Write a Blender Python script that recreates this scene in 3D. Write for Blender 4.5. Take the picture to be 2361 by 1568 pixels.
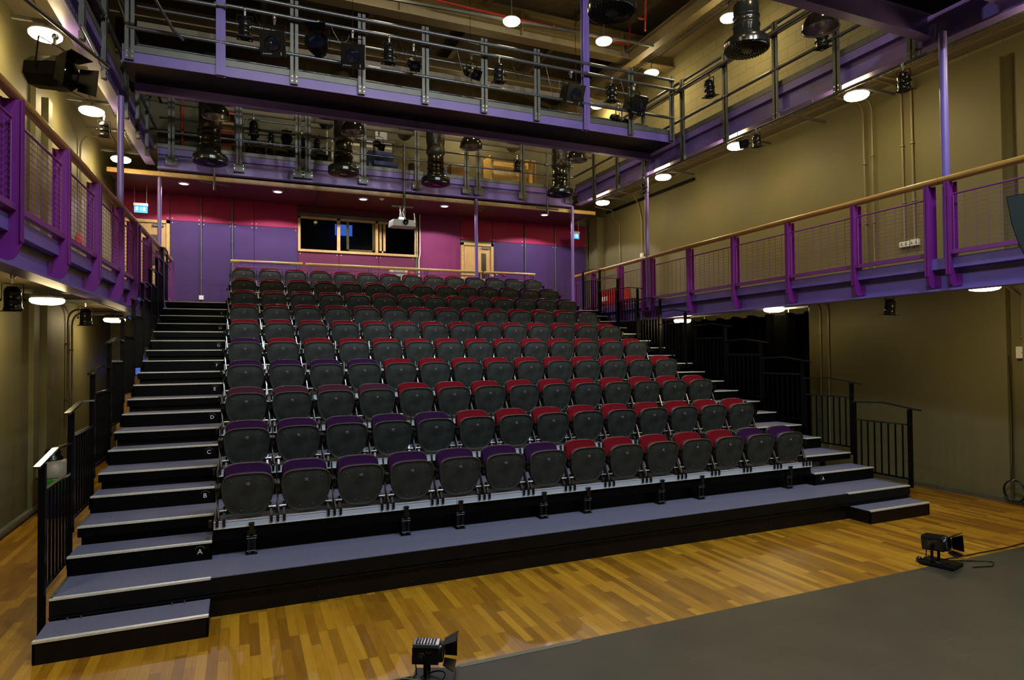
import bpy, math, random
from mathutils import Vector, Matrix
random.seed(7)
for o in list(bpy.data.objects): bpy.data.objects.remove(o)
SC = bpy.context.scene
COL = SC.collection
# ---------------------------------------------------------------- camera
def make_camera():
    cd = bpy.data.cameras.new('camera'); co = bpy.data.objects.new('camera', cd); COL.objects.link(co)
    cd.sensor_fit = 'HORIZONTAL'; cd.sensor_width = 36.0; cd.lens = 1465.62*36/2361
    cd.clip_start = 0.05; cd.clip_end = 100
    yaw, pitch, roll = 0.4042806, 0.0211102, -0.0085647
    cy, sy, cp, sp = math.cos(yaw), math.sin(yaw), math.cos(pitch), math.sin(pitch)
    f = Vector((sy*cp, cy*cp, sp)); r = Vector((cy, -sy, 0)); u = r.cross(f)
    cr, sr = math.cos(roll), math.sin(roll)
    r2 = cr*r + sr*u; u2 = -sr*r + cr*u
    m = Matrix((( r2.x, u2.x, -f.x, -0.0655), (r2.y, u2.y, -f.y, -6.19066), (r2.z, u2.z, -f.z, 2.08581), (0,0,0,1)))
    co.matrix_world = m
    SC.camera = co
make_camera()
# ---------------------------------------------------------------- world, exposure
W = bpy.data.worlds.new('world'); SC.world = W; W.use_nodes = True
bg = W.node_tree.nodes['Background']; bg.inputs[0].default_value = (0.55, 0.6, 0.75, 1); bg.inputs[1].default_value = 0.02
SC.view_settings.view_transform = 'Standard'; SC.view_settings.look = 'None'
SC.view_settings.exposure = 0.0; SC.view_settings.gamma = 1.0; SC.view_settings.use_curve_mapping = False
WARM = (1.0, 0.77, 0.39); COOL = (0.68, 0.84, 1.0)
LAMP_E = 98.0          # bulkhead lamp emission
def light(kind, name, loc, power, color, **k):
    d = bpy.data.lights.new(name, kind); d.energy = power; d.color = color
    for a, v in k.items(): setattr(d, a, v)
    o = bpy.data.objects.new(name, d); COL.objects.link(o); o.location = loc
    return o
def aim(o, tgt):
    d = Vector(tgt) - o.location; o.rotation_euler = d.to_track_quat('-Z', 'Y').to_euler()
# added unseen lamps to fill the seat fronts, domes built below
ADDED_DOMES = [(0.6, -3.6, 6.6), (3.4, -3.6, 6.6), (6.2, -3.6, 6.6)]
for (x, y, z) in ADDED_DOMES:
    s = light('SPOT', 'added_dome_fill', (x, y, z-0.02), 480, COOL, spot_size=math.radians(125), spot_blend=0.6, shadow_soft_size=0.18)
    aim(s, (x, y+2.2, 0))
# added unseen floodlights behind the camera, to brighten the seating and catwalks
ADDED_FLOODS = [(0.3, -7.6, 8.6), (3.3, -7.6, 8.6), (6.3, -7.6, 8.6)]
for (x, y, z) in ADDED_FLOODS:
    s = light('SPOT', 'added_flood_fill', (x, y+0.22, z), 1150, (0.88, 0.94, 1.0), spot_size=math.radians(62), spot_blend=0.7, shadow_soft_size=0.12)
    aim(s, (x*0.8+0.7, 6.0, 6.2))
# recessed spots in the rear soffit
SOFFIT_SPOTS = [(-1.18, 9.1, 5.80), (0.72, 9.1, 5.80), (2.64, 9.1, 5.80), (4.66, 9.1, 5.80), (7.46, 9.1, 5.80)]
for (x, y, z) in SOFFIT_SPOTS:
    s = light('SPOT', 'soffit_light', (x, y, z-0.05), 120, (1.0, 0.93, 1.0), spot_size=math.radians(147), spot_blend=0.12, shadow_soft_size=0.05)
# ---------------------------------------------------------------- materials
MATS = {}
def mat(name, col, rough=0.5, metal=0.0, noise=0.0, nscale=6.0, bump=0.0, bscale=80.0, emis=None, estr=0.0, spec=0.5, coat=0.0, stretch=None, sheen=0.0):
    if name in MATS: return MATS[name]
    m = bpy.data.materials.new(name); m.use_nodes = True; nt = m.node_tree; N = nt.nodes; L = nt.links
    b = N['Principled BSDF']; b.inputs['Base Color'].default_value = (*col, 1); b.inputs['Roughness'].default_value = rough
    b.inputs['Metallic'].default_value = metal; b.inputs['Specular IOR Level'].default_value = spec
    if coat: b.inputs['Coat Weight'].default_value = coat
    if sheen: b.inputs['Sheen Weight'].default_value = sheen
    tc = N.new('ShaderNodeTexCoord'); vec = tc.outputs['Object']
    if stretch:
        mp = N.new('ShaderNodeMapping'); mp.inputs['Scale'].default_value = stretch; L.new(vec, mp.inputs['Vector']); vec = mp.outputs[0]
    n = N.new('ShaderNodeTexNoise'); n.inputs['Scale'].default_value = nscale; n.inputs['Detail'].default_value = 5; L.new(vec, n.inputs['Vector'])
    cr = N.new('ShaderNodeValToRGB'); lo = [max(0, c*(1-noise)) for c in col]; hi = [min(1, c*(1+noise)) for c in col]
    cr.color_ramp.elements[0].position = 0.3; cr.color_ramp.elements[1].position = 0.7
    cr.color_ramp.elements[0].color = (*lo, 1); cr.color_ramp.elements[1].color = (*hi, 1)
    L.new(n.outputs['Fac'], cr.inputs['Fac']); L.new(cr.outputs[0], b.inputs['Base Color'])
    if bump:
        n2 = N.new('ShaderNodeTexNoise'); n2.inputs['Scale'].default_value = bscale; n2.inputs['Detail'].default_value = 3; L.new(vec, n2.inputs['Vector'])
        bp = N.new('ShaderNodeBump'); bp.inputs['Strength'].default_value = bump; bp.inputs['Distance'].default_value = 0.01
        L.new(n2.outputs['Fac'], bp.inputs['Height']); L.new(bp.outputs[0], b.inputs['Normal'])
    if emis: b.inputs['Emission Color'].default_value = (*emis, 1); b.inputs['Emission Strength'].default_value = estr
    MATS[name] = m; return m
mat('wall_olive', (0.152, 0.138, 0.058), 0.6, noise=0.06, nscale=1.3, bump=0.05)
mat('block_beige', (0.42, 0.34, 0.18), 0.8)
mat('rear_wall', (0.11, 0.096, 0.045), 0.8, noise=0.08)
mat('ceiling_dark', (0.085, 0.066, 0.034), 0.8, noise=0.2)
mat('deck_under', (0.16, 0.125, 0.07), 0.6, noise=0.1, stretch=(8, 0.3, 1))
mat('beam_beige', (0.21, 0.165, 0.08), 0.55, noise=0.08)
mat('purple_steel', (0.17, 0.115, 0.40), 0.38, noise=0.08, nscale=3)
mat('magenta_steel', (0.18, 0.015, 0.22), 0.42, noise=0.08, nscale=3)
mat('pink_steel', (0.20, 0.04, 0.22), 0.45, noise=0.05)
mat('galv', (0.115, 0.12, 0.108), 0.42, 0.4, noise=0.12, nscale=5)
mat('galv_pipe', (0.13, 0.14, 0.145), 0.3, 0.65, noise=0.1, nscale=9)
mat('bright_steel', (0.62, 0.62, 0.6), 0.25, 0.9)
mat('black_steel', (0.002, 0.002, 0.0023), 0.4, spec=0.12)
mat('black_paint', (0.006, 0.0055, 0.005), 0.4, noise=0.2, spec=0.15)
mat('black_gloss', (0.010, 0.010, 0.010), 0.22, 0.2)
mat('skirt_black', (0.004, 0.0022, 0.002), 0.5, spec=0.25, noise=0.5, nscale=2)
mat('handrail_black', (0.012, 0.012, 0.012), 0.2, coat=0.4)
mat('nosing_alu', (0.50, 0.56, 0.68), 0.45, 0.1, noise=0.05)
mat('nosing_bright', (0.80, 0.80, 0.70), 0.3, 0.35, noise=0.12, nscale=40)
mat('plastic_pan', (0.0180, 0.0225, 0.0200), 0.5, noise=0.6, nscale=6, bump=0.12, bscale=250)
mat('plastic_rim', (0.045, 0.038, 0.027), 0.35)
mat('shell_black', (0.010, 0.009, 0.008), 0.45)
mat('fabric_purple', (0.032, 0.004, 0.046), 0.9, spec=0.2, noise=0.12, nscale=60, bump=0.3, bscale=400)
mat('fabric_red', (0.175, 0.002, 0.009), 0.9, spec=0.2, noise=0.12, nscale=60, bump=0.3, bscale=400)
mat('fabric_maroon', (0.060, 0.003, 0.022), 0.9, noise=0.12, nscale=60, bump=0.3, bscale=400)
mat('panel_red', (0.28, 0.005, 0.052), 0.75, noise=0.06, nscale=3)
mat('panel_purple', (0.044, 0.014, 0.093), 0.75, noise=0.06, nscale=3)
mat('panel_plum', (0.115, 0.009, 0.045), 0.75, noise=0.05, nscale=3)
mat('panel_magenta', (0.17, 0.012, 0.075), 0.75, noise=0.05, nscale=3)
mat('soffit_red', (0.10, 0.004, 0.010), 0.6, noise=0.05)
mat('door_wood', (0.50, 0.29, 0.09), 0.45, noise=0.18, nscale=4, stretch=(9, 9, 0.8))
mat('frame_wood', (0.50, 0.32, 0.10), 0.4, noise=0.12, nscale=6, stretch=(2, 2, 2))
mat('knob_grey', (0.10, 0.105, 0.10), 0.35)
mat('rail_wood', (0.38, 0.20, 0.042), 0.4, noise=0.22, nscale=5, stretch=(8, 0.6, 8), coat=0.1)
mat('crate_wood', (0.75, 0.50, 0.17), 0.55, noise=0.2, nscale=3, stretch=(1, 8, 8))
mat('card', (0.45, 0.27, 0.10), 0.8, noise=0.1)
mat('white_box', (0.75, 0.70, 0.52), 0.7, noise=0.05)
mat('white_plastic', (0.75, 0.74, 0.70), 0.4)
mat('red_paint', (0.42, 0.02, 0.008), 0.4, noise=0.1)
mat('blue_plastic', (0.010, 0.03, 0.16), 0.5, noise=0.1)
mat('grey_plastic', (0.22, 0.22, 0.20), 0.45, noise=0.08)
mat('projector_grey', (0.34, 0.34, 0.30), 0.4, noise=0.05)
mat('curtain_black', (0.0004, 0.0004, 0.0004), 1.0, spec=0.0)
mat('foil', (0.05, 0.045, 0.032), 0.33, 0.7, noise=0.4, nscale=10, bump=1.0, bscale=22)
mat('duct_black', (0.028, 0.026, 0.02), 0.2, 0.6, noise=0.15)
mat('dome_black', (0.012, 0.010, 0.006), 0.12, 0.3, coat=0.6)
mat('dome_inner', (0.42, 0.42, 0.46), 0.22, 0.85)
mat('white_text', (0.8, 0.8, 0.8), 0.6)
mat('speaker_grille', (0.010, 0.022, 0.022), 0.7, noise=0.2, nscale=60)
mat('base_grey', (0.10, 0.095, 0.07), 0.5)
mat('green_bag', (0.03, 0.19, 0.03), 0.3, noise=0.4, nscale=14, bump=0.8, bscale=25)
mat('bin_blue', (0.008, 0.012, 0.08), 0.5)
mat('lens_glass', (0.004, 0.006, 0.016), 0.05, coat=1.0)
mat('blue_ring', (0.25, 0.38, 0.75), 0.25, 0.8)
mat('conduit', (0.24, 0.195, 0.115), 0.4, 0.2)
mat('lamp_glass', (1, 0.9, 0.7), 0.5, emis=WARM, estr=LAMP_E)
mat('lamp_glass_low', (1, 0.9, 0.7), 0.5, emis=WARM, estr=LAMP_E*0.62)
mat('duct_silver', (0.09, 0.09, 0.085), 0.2, 0.85, noise=0.15)
mat('spot_glass', (1, 0.95, 1), 0.5, emis=(1.0, 0.92, 0.97), estr=14)
mat('added_flood_glass', (1, 1, 1), 0.5, emis=(0.75, 0.87, 1.0), estr=60)
mat('exit_blue', (0.02, 0.15, 0.5), 0.5, emis=(0.05, 0.33, 1.0), estr=1.5)
mat('exit_white', (0.9, 0.95, 1), 0.5, emis=(0.8, 0.95, 1.0), estr=1.4)
mat('booth_blue', (0.05, 0.1, 0.4), 0.5, emis=(0.08, 0.22, 0.9), estr=0.5)
mat('booth_dark', (0.012, 0.018, 0.025), 0.6)
def carpet():
    m = mat('carpet', (0.128, 0.128, 0.205), 0.95, noise=0.25, nscale=180, bump=0.5, bscale=300); return m
carpet()
def wood_floor():
    m = bpy.data.materials.new('wood_floor'); m.use_nodes = True; N = m.node_tree.nodes; L = m.node_tree.links; b = N['Principled BSDF']
    tc = N.new('ShaderNodeTexCoord'); sep = N.new('ShaderNodeSeparateXYZ'); L.new(tc.outputs['Object'], sep.inputs[0])
    cmb = N.new('ShaderNodeCombineXYZ'); L.new(sep.outputs['Y'], cmb.inputs['X']); L.new(sep.outputs['X'], cmb.inputs['Y'])
    br = N.new('ShaderNodeTexBrick'); L.new(cmb.outputs[0], br.inputs['Vector'])
    br.inputs['Scale'].default_value = 1.0; br.inputs['Brick Width'].default_value = 0.58; br.inputs['Row Height'].default_value = 0.068
    br.inputs['Mortar Size'].default_value = 0.0007; br.inputs['Mortar Smooth'].default_value = 0.3; br.inputs['Bias'].default_value = 0.0
    br.offset = 0.37; br.offset_frequency = 3; br.squash = 1.0
    br.inputs['Color1'].default_value = (0, 0, 0, 1); br.inputs['Color2'].default_value = (1, 1, 1, 1); br.inputs['Mortar'].default_value = (0, 0, 0, 1)
    bw = N.new('ShaderNodeRGBToBW'); L.new(br.outputs['Color'], bw.inputs[0])
    mp = N.new('ShaderNodeMapping'); mp.inputs['Scale'].default_value = (14, 1.6, 1); L.new(tc.outputs['Object'], mp.inputs[0])
    n = N.new('ShaderNodeTexNoise'); n.inputs['Scale'].default_value = 2.2; n.inputs['Detail'].default_value = 7; n.inputs['Distortion'].default_value = 0.8; L.new(mp.outputs[0], n.inputs['Vector'])
    ad = N.new('ShaderNodeMath'); ad.operation = 'MULTIPLY_ADD'; ad.inputs[1].default_value = 0.45; L.new(n.outputs['Fac'], ad.inputs[0])
    ml = N.new('ShaderNodeMath'); ml.operation = 'MULTIPLY'; ml.inputs[1].default_value = 0.62; L.new(bw.outputs[0], ml.inputs[0]); L.new(ml.outputs[0], ad.inputs[2])
    cr = N.new('ShaderNodeValToRGB'); e = cr.color_ramp.elements
    e[0].position = 0.05; e[0].color = (0.13, 0.045, 0.002, 1); e[1].position = 0.95; e[1].color = (0.48, 0.25, 0.014, 1)
    x = cr.color_ramp.elements.new(0.45); x.color = (0.28, 0.125, 0.004, 1)
    L.new(ad.outputs[0], cr.inputs[0])
    mx = N.new('ShaderNodeMix'); mx.data_type = 'RGBA'; L.new(br.outputs['Fac'], mx.inputs[0]); L.new(cr.outputs[0], mx.inputs[6]); mx.inputs[7].default_value = (0.06, 0.022, 0.004, 1)
    L.new(mx.outputs[2], b.inputs['Base Color']); b.inputs['Roughness'].default_value = 0.40; b.inputs['Coat Weight'].default_value = 0.06
    MATS['wood_floor'] = m
wood_floor()
def vinyl():
    m = bpy.data.materials.new('vinyl'); m.use_nodes = True; N = m.node_tree.nodes; L = m.node_tree.links; b = N['Principled BSDF']
    tc = N.new('ShaderNodeTexCoord')
    n = N.new('ShaderNodeTexNoise'); n.inputs['Scale'].default_value = 2.2; n.inputs['Detail'].default_value = 8; L.new(tc.outputs['Object'], n.inputs['Vector'])
    cr = N.new('ShaderNodeValToRGB'); e = cr.color_ramp.elements; e[0].position = 0.3; e[0].color = (0.024, 0.021, 0.012, 1); e[1].position = 0.75; e[1].color = (0.040, 0.035, 0.019, 1)
    L.new(n.outputs['Fac'], cr.inputs[0])
    # scuff marks: thin stretched noise lines in three directions
    fac = None
    for k, a in enumerate((0.15, 1.25, 2.5)):
        mp = N.new('ShaderNodeMapping'); mp.inputs['Rotation'].default_value = (0, 0, a); mp.inputs['Scale'].default_value = (0.9+0.5*k, 26+9*k, 1); mp.inputs['Location'].default_value = (k*3.1, k*1.7, 0)
        L.new(tc.outputs['Object'], mp.inputs[0])
        v = N.new('ShaderNodeTexNoise'); v.inputs['Scale'].default_value = 1.6; v.inputs['Detail'].default_value = 2; L.new(mp.outputs[0], v.inputs['Vector'])
        r = N.new('ShaderNodeMapRange'); r.inputs['From Min'].default_value = 0.69; r.inputs['From Max'].default_value = 0.82; L.new(v.outputs['Fac'], r.inputs['Value'])
        if fac is None: fac = r.outputs[0]
        else:
            mxx = N.new('ShaderNodeMath'); mxx.operation = 'MAXIMUM'; L.new(fac, mxx.inputs[0]); L.new(r.outputs[0], mxx.inputs[1]); fac = mxx.outputs[0]
    mu = N.new('ShaderNodeMath'); mu.operation = 'MULTIPLY'; mu.inputs[1].default_value = 0.6; L.new(fac, mu.inputs[0])
    mx = N.new('ShaderNodeMix'); mx.data_type = 'RGBA'; L.new(mu.outputs[0], mx.inputs[0]); L.new(cr.outputs[0], mx.inputs[6]); mx.inputs[7].default_value = (0.12, 0.105, 0.07, 1)
    L.new(mx.outputs[2], b.inputs['Base Color']); b.inputs['Roughness'].default_value = 0.55
    MATS['vinyl'] = m
vinyl()
def blocks():
    m = MATS['block_beige']; N = m.node_tree.nodes; L = m.node_tree.links; b = N['Principled BSDF']
    tc = N.new('ShaderNodeTexCoord'); sep = N.new('ShaderNodeSeparateXYZ'); L.new(tc.outputs['Object'], sep.inputs[0])
    ad = N.new('ShaderNodeMath'); ad.operation = 'ADD'; L.new(sep.outputs['X'], ad.inputs[0]); L.new(sep.outputs['Y'], ad.inputs[1])
    cmb = N.new('ShaderNodeCombineXYZ'); L.new(ad.outputs[0], cmb.inputs['X']); L.new(sep.outputs['Z'], cmb.inputs['Y'])
    br = N.new('ShaderNodeTexBrick'); L.new(cmb.outputs[0], br.inputs['Vector']); br.inputs['Scale'].default_value = 1
    br.inputs['Brick Width'].default_value = 0.44; br.inputs['Row Height'].default_value = 0.215; br.inputs['Mortar Size'].default_value = 0.006
    br.inputs['Color1'].default_value = (0.22, 0.195, 0.09, 1); br.inputs['Color2'].default_value = (0.245, 0.215, 0.10, 1); br.inputs['Mortar'].default_value = (0.16, 0.13, 0.06, 1)
    L.new(br.outputs['Color'], b.inputs['Base Color'])
    bp = N.new('ShaderNodeBump'); bp.invert = True; bp.inputs['Distance'].default_value = 0.01; bp.inputs['Strength'].default_value = 0.6
    L.new(br.outputs['Fac'], bp.inputs['Height']); L.new(bp.outputs[0], b.inputs['Normal'])
blocks()
def glassmat():
    m = bpy.data.materials.new('window_glass'); m.use_nodes = True; b = m.node_tree.nodes['Principled BSDF']
    b.inputs['Base Color'].default_value = (0.8, 0.9, 1, 1); b.inputs['Roughness'].default_value = 0.02; b.inputs['Transmission Weight'].default_value = 1; b.inputs['IOR'].default_value = 1.1
    MATS['window_glass'] = m
glassmat()
# ---------------------------------------------------------------- mesh builder
class MB:
    def __init__(s): s.v = []; s.f = []; s.sm = []
    def add(s, vs, fs, smooth=False):
        n = len(s.v); s.v += [tuple(v) for v in vs]; s.f += [tuple(i+n for i in f) for f in fs]; s.sm += [smooth]*len(fs); return s
    def box(s, x0, x1, y0, y1, z0, z1):
        return s.hexa([(x0,y0,z0),(x1,y0,z0),(x1,y1,z0),(x0,y1,z0),(x0,y0,z1),(x1,y0,z1),(x1,y1,z1),(x0,y1,z1)])
    def hexa(s, p): return s.add(p, [(0,3,2,1),(4,5,6,7),(0,1,5,4),(1,2,6,5),(2,3,7,6),(3,0,4,7)])
    def cbox(s, c, d, rot=None):
        h = [Vector((a*d[0]/2, b*d[1]/2, e*d[2]/2)) for e in (-1,1) for a, b in ((-1,-1),(1,-1),(1,1),(-1,1))]
        if rot is not None: h = [rot @ q for q in h]
        return s.hexa([q+Vector(c) for q in h])
    def cyl(s, a, b, r, n=10, r2=None, cap=True, smooth=True):
        a, b = Vector(a), Vector(b); d = (b-a).normalized(); r2 = r if r2 is None else r2
        t = Vector((0,0,1)) if abs(d.z) < 0.9 else Vector((1,0,0)); u = d.cross(t).normalized(); w = d.cross(u)
        vs = [a+r*(math.cos(2*math.pi*i/n)*u+math.sin(2*math.pi*i/n)*w) for i in range(n)] + [b+r2*(math.cos(2*math.pi*i/n)*u+math.sin(2*math.pi*i/n)*w) for i in range(n)]
        s.add(vs, [(i, (i+1)%n, n+(i+1)%n, n+i) for i in range(n)], smooth)
        if cap: s.add(vs, [tuple(range(n))[::-1], tuple(range(n, 2*n))])
        return s
    def bar(s, a, b, w, h):      # rectangular bar from a to b, h measured upward
        a, b = Vector(a), Vector(b); d = (b-a).normalized(); t = Vector((0,0,1)) if abs(d.z) < 0.95 else Vector((0,1,0))
        u = d.cross(t).normalized()*w/2; v = u.cross(d).normalized()*h/2
        return s.hexa([a-u-v, a+u-v, b+u-v, b-u-v, a-u+v, a+u+v, b+u+v, b-u+v])
    def tube(s, pts, r, n=8):
        pts = [Vector(p) for p in pts]; rings = []; up = None
        for i, p in enumerate(pts):
            d = ((pts[min(i+1, len(pts)-1)]-p).normalized() + (p-pts[max(i-1, 0)]).normalized())
            d = d.normalized() if d.length > 1e-6 else Vector((0,0,1))
            t = Vector((0,0,1)) if abs(d.z) < 0.9 else Vector((1,0,0))
            u = d.cross(t).normalized() if up is None else (up - d*up.dot(d)).normalized(); up = u; w = d.cross(u)
            rings.append([p+r*(math.cos(2*math.pi*k/n)*u+math.sin(2*math.pi*k/n)*w) for k in range(n)])
        vs = [q for rg in rings for q in rg]
        s.add(vs, [(i*n+k, i*n+(k+1)%n, (i+1)*n+(k+1)%n, (i+1)*n+k) for i in range(len(pts)-1) for k in range(n)], True)
        s.add(vs, [tuple(range(n)), tuple((len(pts)-1)*n+k for k in range(n))[::-1]]); return s
    def lathe(s, prof, c=(0,0,0), n=24, rot=None, smooth=True):
        vs = []
        for r, z in prof:
            for k in range(n):
                q = Vector((r*math.cos(2*math.pi*k/n), r*math.sin(2*math.pi*k/n), z))
                if rot is not None: q = rot @ q
                vs.append(q+Vector(c))
        return s.add(vs, [(i*n+k, i*n+(k+1)%n, (i+1)*n+(k+1)%n, (i+1)*n+k) for i in range(len(prof)-1) for k in range(n)], smooth)
    def prism(s, poly, a, b, fn):   # poly list of (p,q); fn(p,q,t) -> xyz at t=a and t=b
        n = len(poly); vs = [fn(p, q, a) for p, q in poly] + [fn(p, q, b) for p, q in poly]
        return s.add(vs, [tuple(range(n))[::-1], tuple(range(n, 2*n))] + [(i, (i+1)%n, n+(i+1)%n, n+i) for i in range(n)])
    def build(s, name, m, parent=None, label=None, off=(0,0,0), double=False):
        me = bpy.data.meshes.new(name)
        o3 = Vector(off); me.from_pydata([tuple(Vector(v)-o3) for v in s.v], [], s.f)
        me.polygons.foreach_set('use_smooth', s.sm)
        me.materials.append(MATS[m] if isinstance(m, str) else m); me.update()
        o = bpy.data.objects.new(name, me); COL.objects.link(o)
        if parent is not None: o.parent = parent
        if label: o['label'] = label
        if parent is None: o.location = off
        return o
def fix_normals(o):
    import bmesh
    bm = bmesh.new(); bm.from_mesh(o.data); bmesh.ops.recalc_face_normals(bm, faces=bm.faces); bm.to_mesh(o.data); bm.free()
def tag(o, label, cat, group=None, kind=None):
    o['label'] = label; o['category'] = cat
    if group: o['group'] = group
    if kind: o['kind'] = kind
    return o
def thing(name, label, cat, loc=(0,0,0), group=None, rz=0.0):
    o = bpy.data.objects.new(name, None); COL.objects.link(o); o.location = loc; o.rotation_euler = (0,0,rz); o.empty_display_size = 0.1
    return tag(o, label, cat, group)
def struct(o): o['kind'] = 'structure'; return o
def copy_tree(o, parent=None):
    c = o.copy(); COL.objects.link(c)
    if parent is not None: c.parent = parent
    for ch in o.children: copy_tree(ch, c)
    return c
ORD = ['first','second','third','fourth','fifth','sixth','seventh','eighth','ninth','tenth','eleventh','twelfth','thirteenth','fourteenth']
def text_mesh(txt, size, extrude=0.0008, name='t'):
    cu = bpy.data.curves.new(name, 'FONT'); cu.body = txt; cu.size = size; cu.extrude = extrude; cu.align_x = 'CENTER'; cu.align_y = 'CENTER'
    ob = bpy.data.objects.new(name, cu); COL.objects.link(ob)
    dg = bpy.context.evaluated_depsgraph_get(); me = bpy.data.meshes.new_from_object(ob.evaluated_get(dg))
    bpy.data.objects.remove(ob); return me
def text_obj(txt, size, m, parent, loc, rot, name):
    me = text_mesh(txt, size, name=name); me.materials.clear(); me.materials.append(MATS[m])
    o = bpy.data.objects.new(name, me); COL.objects.link(o)
    if parent is not None: o.parent = parent
    o.location = loc; o.rotation_euler = rot; return o
# ================================================================ SETTING
PI = math.pi
D, H = 0.8617, 0.31116             # tread depth and rise of one seating tier
XL0, XR0 = -2.65, 9.55             # left and right wall faces
def xL(y): return -1.69 + 0.03*(y+0.5)
def xR(y): return 7.765 + 0.05*y
def S(name, mb, m): return struct(mb.build(name, m))
S('floor', MB().box(-3.2, 10.2, -9.5, 12.5, -0.2, 0.0), 'wood_floor')
S('ceiling', MB().box(-3.2, 10.2, -9.5, 12.5, 9.8, 9.95), 'ceiling_dark')
S('wall_left', MB().box(-2.95, XL0, -9.3, 12.3, 0, 6.35), 'wall_olive')
S('wall_left_upper', MB().box(-2.95, XL0, -9.3, 12.3, 6.35, 9.8), 'block_beige')
S('wall_right', MB().box(9.66, 9.95, -9.3, 12.3, 0, 6.35), 'wall_olive')
S('wall_right_upper', MB().box(9.66, 9.95, -9.3, 12.3, 6.35, 9.8), 'block_beige')
S('wall_front', MB().box(-2.95, 9.95, -9.45, -9.3, 0, 9.8), 'wall_olive')
# rear wall with an opening for the control room window (x 1.25..4.26, z 4.68..5.56)
wb = MB(); wb.box(-2.95, 9.95, 10.34, 10.5, 0, 4.70); wb.box(-2.95, 1.27, 10.34, 10.5, 4.70, 5.62); wb.box(4.26, 9.95, 10.34, 10.5, 4.70, 5.62); wb.box(-2.95, 9.95, 10.34, 10.5, 5.62, 6.0)
S('wall_back', wb, 'wall_olive')
S('wall_back_upper', MB().box(-2.95, 9.95, 10.34, 10.5, 6.0, 7.95), 'rear_wall')
S('wall_back_top', MB().box(-2.95, 9.95, 10.30, 10.5, 7.95, 9.8), 'ceiling_dark')
# control room box behind the window
cb = MB(); cb.box(1.0, 4.6, 12.0, 12.1, 4.3, 6.0); cb.box(0.9, 1.0, 10.5, 12.1, 4.3, 6.0); cb.box(4.6, 4.7, 10.5, 12.1, 4.3, 6.0); cb.box(0.9, 4.7, 10.5, 12.1, 6.0, 6.1); cb.box(0.9, 4.7, 10.5, 12.1, 4.2, 4.3)
S('wall_control_room', cb, 'booth_dark')
# raised lining panels on the right wall, stepped at the stage end
S('wall_right_panelling', MB().box(9.55, 9.66, -0.87, 5.45, 0.0, 6.12), 'wall_olive')
S('wall_right_panelling.001', MB().box(9.57, 9.66, 5.47, 9.4, 0.0, 6.10), 'wall_olive')
S('wall_right_panelling.002', MB().box(9.55, 9.66, -9.3, -1.06, 0.0, 6.12), 'wall_olive')
S('wall_right_pier', MB().box(9.40, 9.66, 9.62, 10.1, 0, 6.0), 'wall_olive')
S('wall_left_pier', MB().box(XL0, XL0+0.10, 4.55, 4.75, 0, 5.75), 'wall_olive')
S('wall_left_pier.001', MB().box(XL0, XL0+0.06, 4.1, 4.35, 0, 5.75), 'wall_olive')
S('wall_left_crossing', MB().box(XL0, -1.75, 9.9, 10.0, 0, 2.9), 'wall_olive')
S('baseboard_right', MB().box(9.50, 9.55, -9.3, 9.4, 0, 0.06), 'base_grey')
bl = MB(); bl.cyl((XL0+0.035, -9.3, 0.05), (XL0+0.035, 9.8, 0.05), 0.05, 10); S('baseboard_left', bl, 'base_grey')
S('trim_1', MB().box(9.49, 9.55, 5.5, 9.3, 6.03, 6.09), 'black_paint')
# dance floor
tag(MB().box(0.55, 9.40, -9.0, -2.10, 0.0, 0.004).build('vinyl_dance_floor', 'vinyl'), 'scuffed grey-brown vinyl dance floor laid over the timber in front', 'dance floor')
tag(MB().box(1.28, 2.2, -2.13, -2.085, 0.0045, 0.006).build('floor_tape', 'base_grey'), 'grey tape strip along the edge of the dance floor', 'tape')
# ---- galleries (slabs) : lower at z 3.11, upper at z 6.4
def quad_slab(name, xa, xb, y0, y1, z0, z1, m):   # xa,xb functions of y
    mb = MB(); mb.hexa([(xa(y0),y0,z0),(xb(y0),y0,z0),(xb(y1),y1,z0),(xa(y1),y1,z0),(xa(y0),y0,z1),(xb(y0),y0,z1),(xb(y1),y1,z1),(xa(y1),y1,z1)])
    return S(name, mb, m)
quad_slab('floor_left_gallery', lambda y: XL0, lambda y: xL(y)-0.10, -9.3, 8.95, 2.98, 3.11, 'deck_under')
quad_slab('floor_right_gallery', lambda y: xR(y)+0.10, lambda y: 9.55, -9.3, 8.95, 2.98, 3.11, 'deck_under')
quad_slab('floor_rear_gallery', lambda y: XL0, lambda y: 9.66, 8.95, 10.34, 2.98, 3.11, 'deck_under')
UL = lambda y: -1.80 + 0.045*(y-4)*0.6
UR = lambda y: 8.05
def corrugated(name, x0, x1, y0, y1, z):
    mb = MB(); n = int((x1-x0)/0.28); w = (x1-x0)/n
    mb.box(x0, x1, y0, y1, z+0.03, z+0.10)
    for i in range(n): mb.box(x0+i*w, x0+i*w+w*0.72, y0, y1, z, z+0.031)
    return S(name, mb, 'deck_under')
corrugated('floor_upper_right_gallery', 8.13, 9.66, -9.3, 10.34, 6.36)
corrugated('floor_upper_left_gallery', XL0, -1.82, -9.3, 10.34, 6.36)
S('floor_upper_rear_gallery', MB().box(-1.85, 8.13, 8.62, 10.34, 6.36, 6.44), 'deck_under')
corrugated('ceiling_right_bay', 8.55, 9.66, -9.3, 10.34, 9.25)
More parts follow.
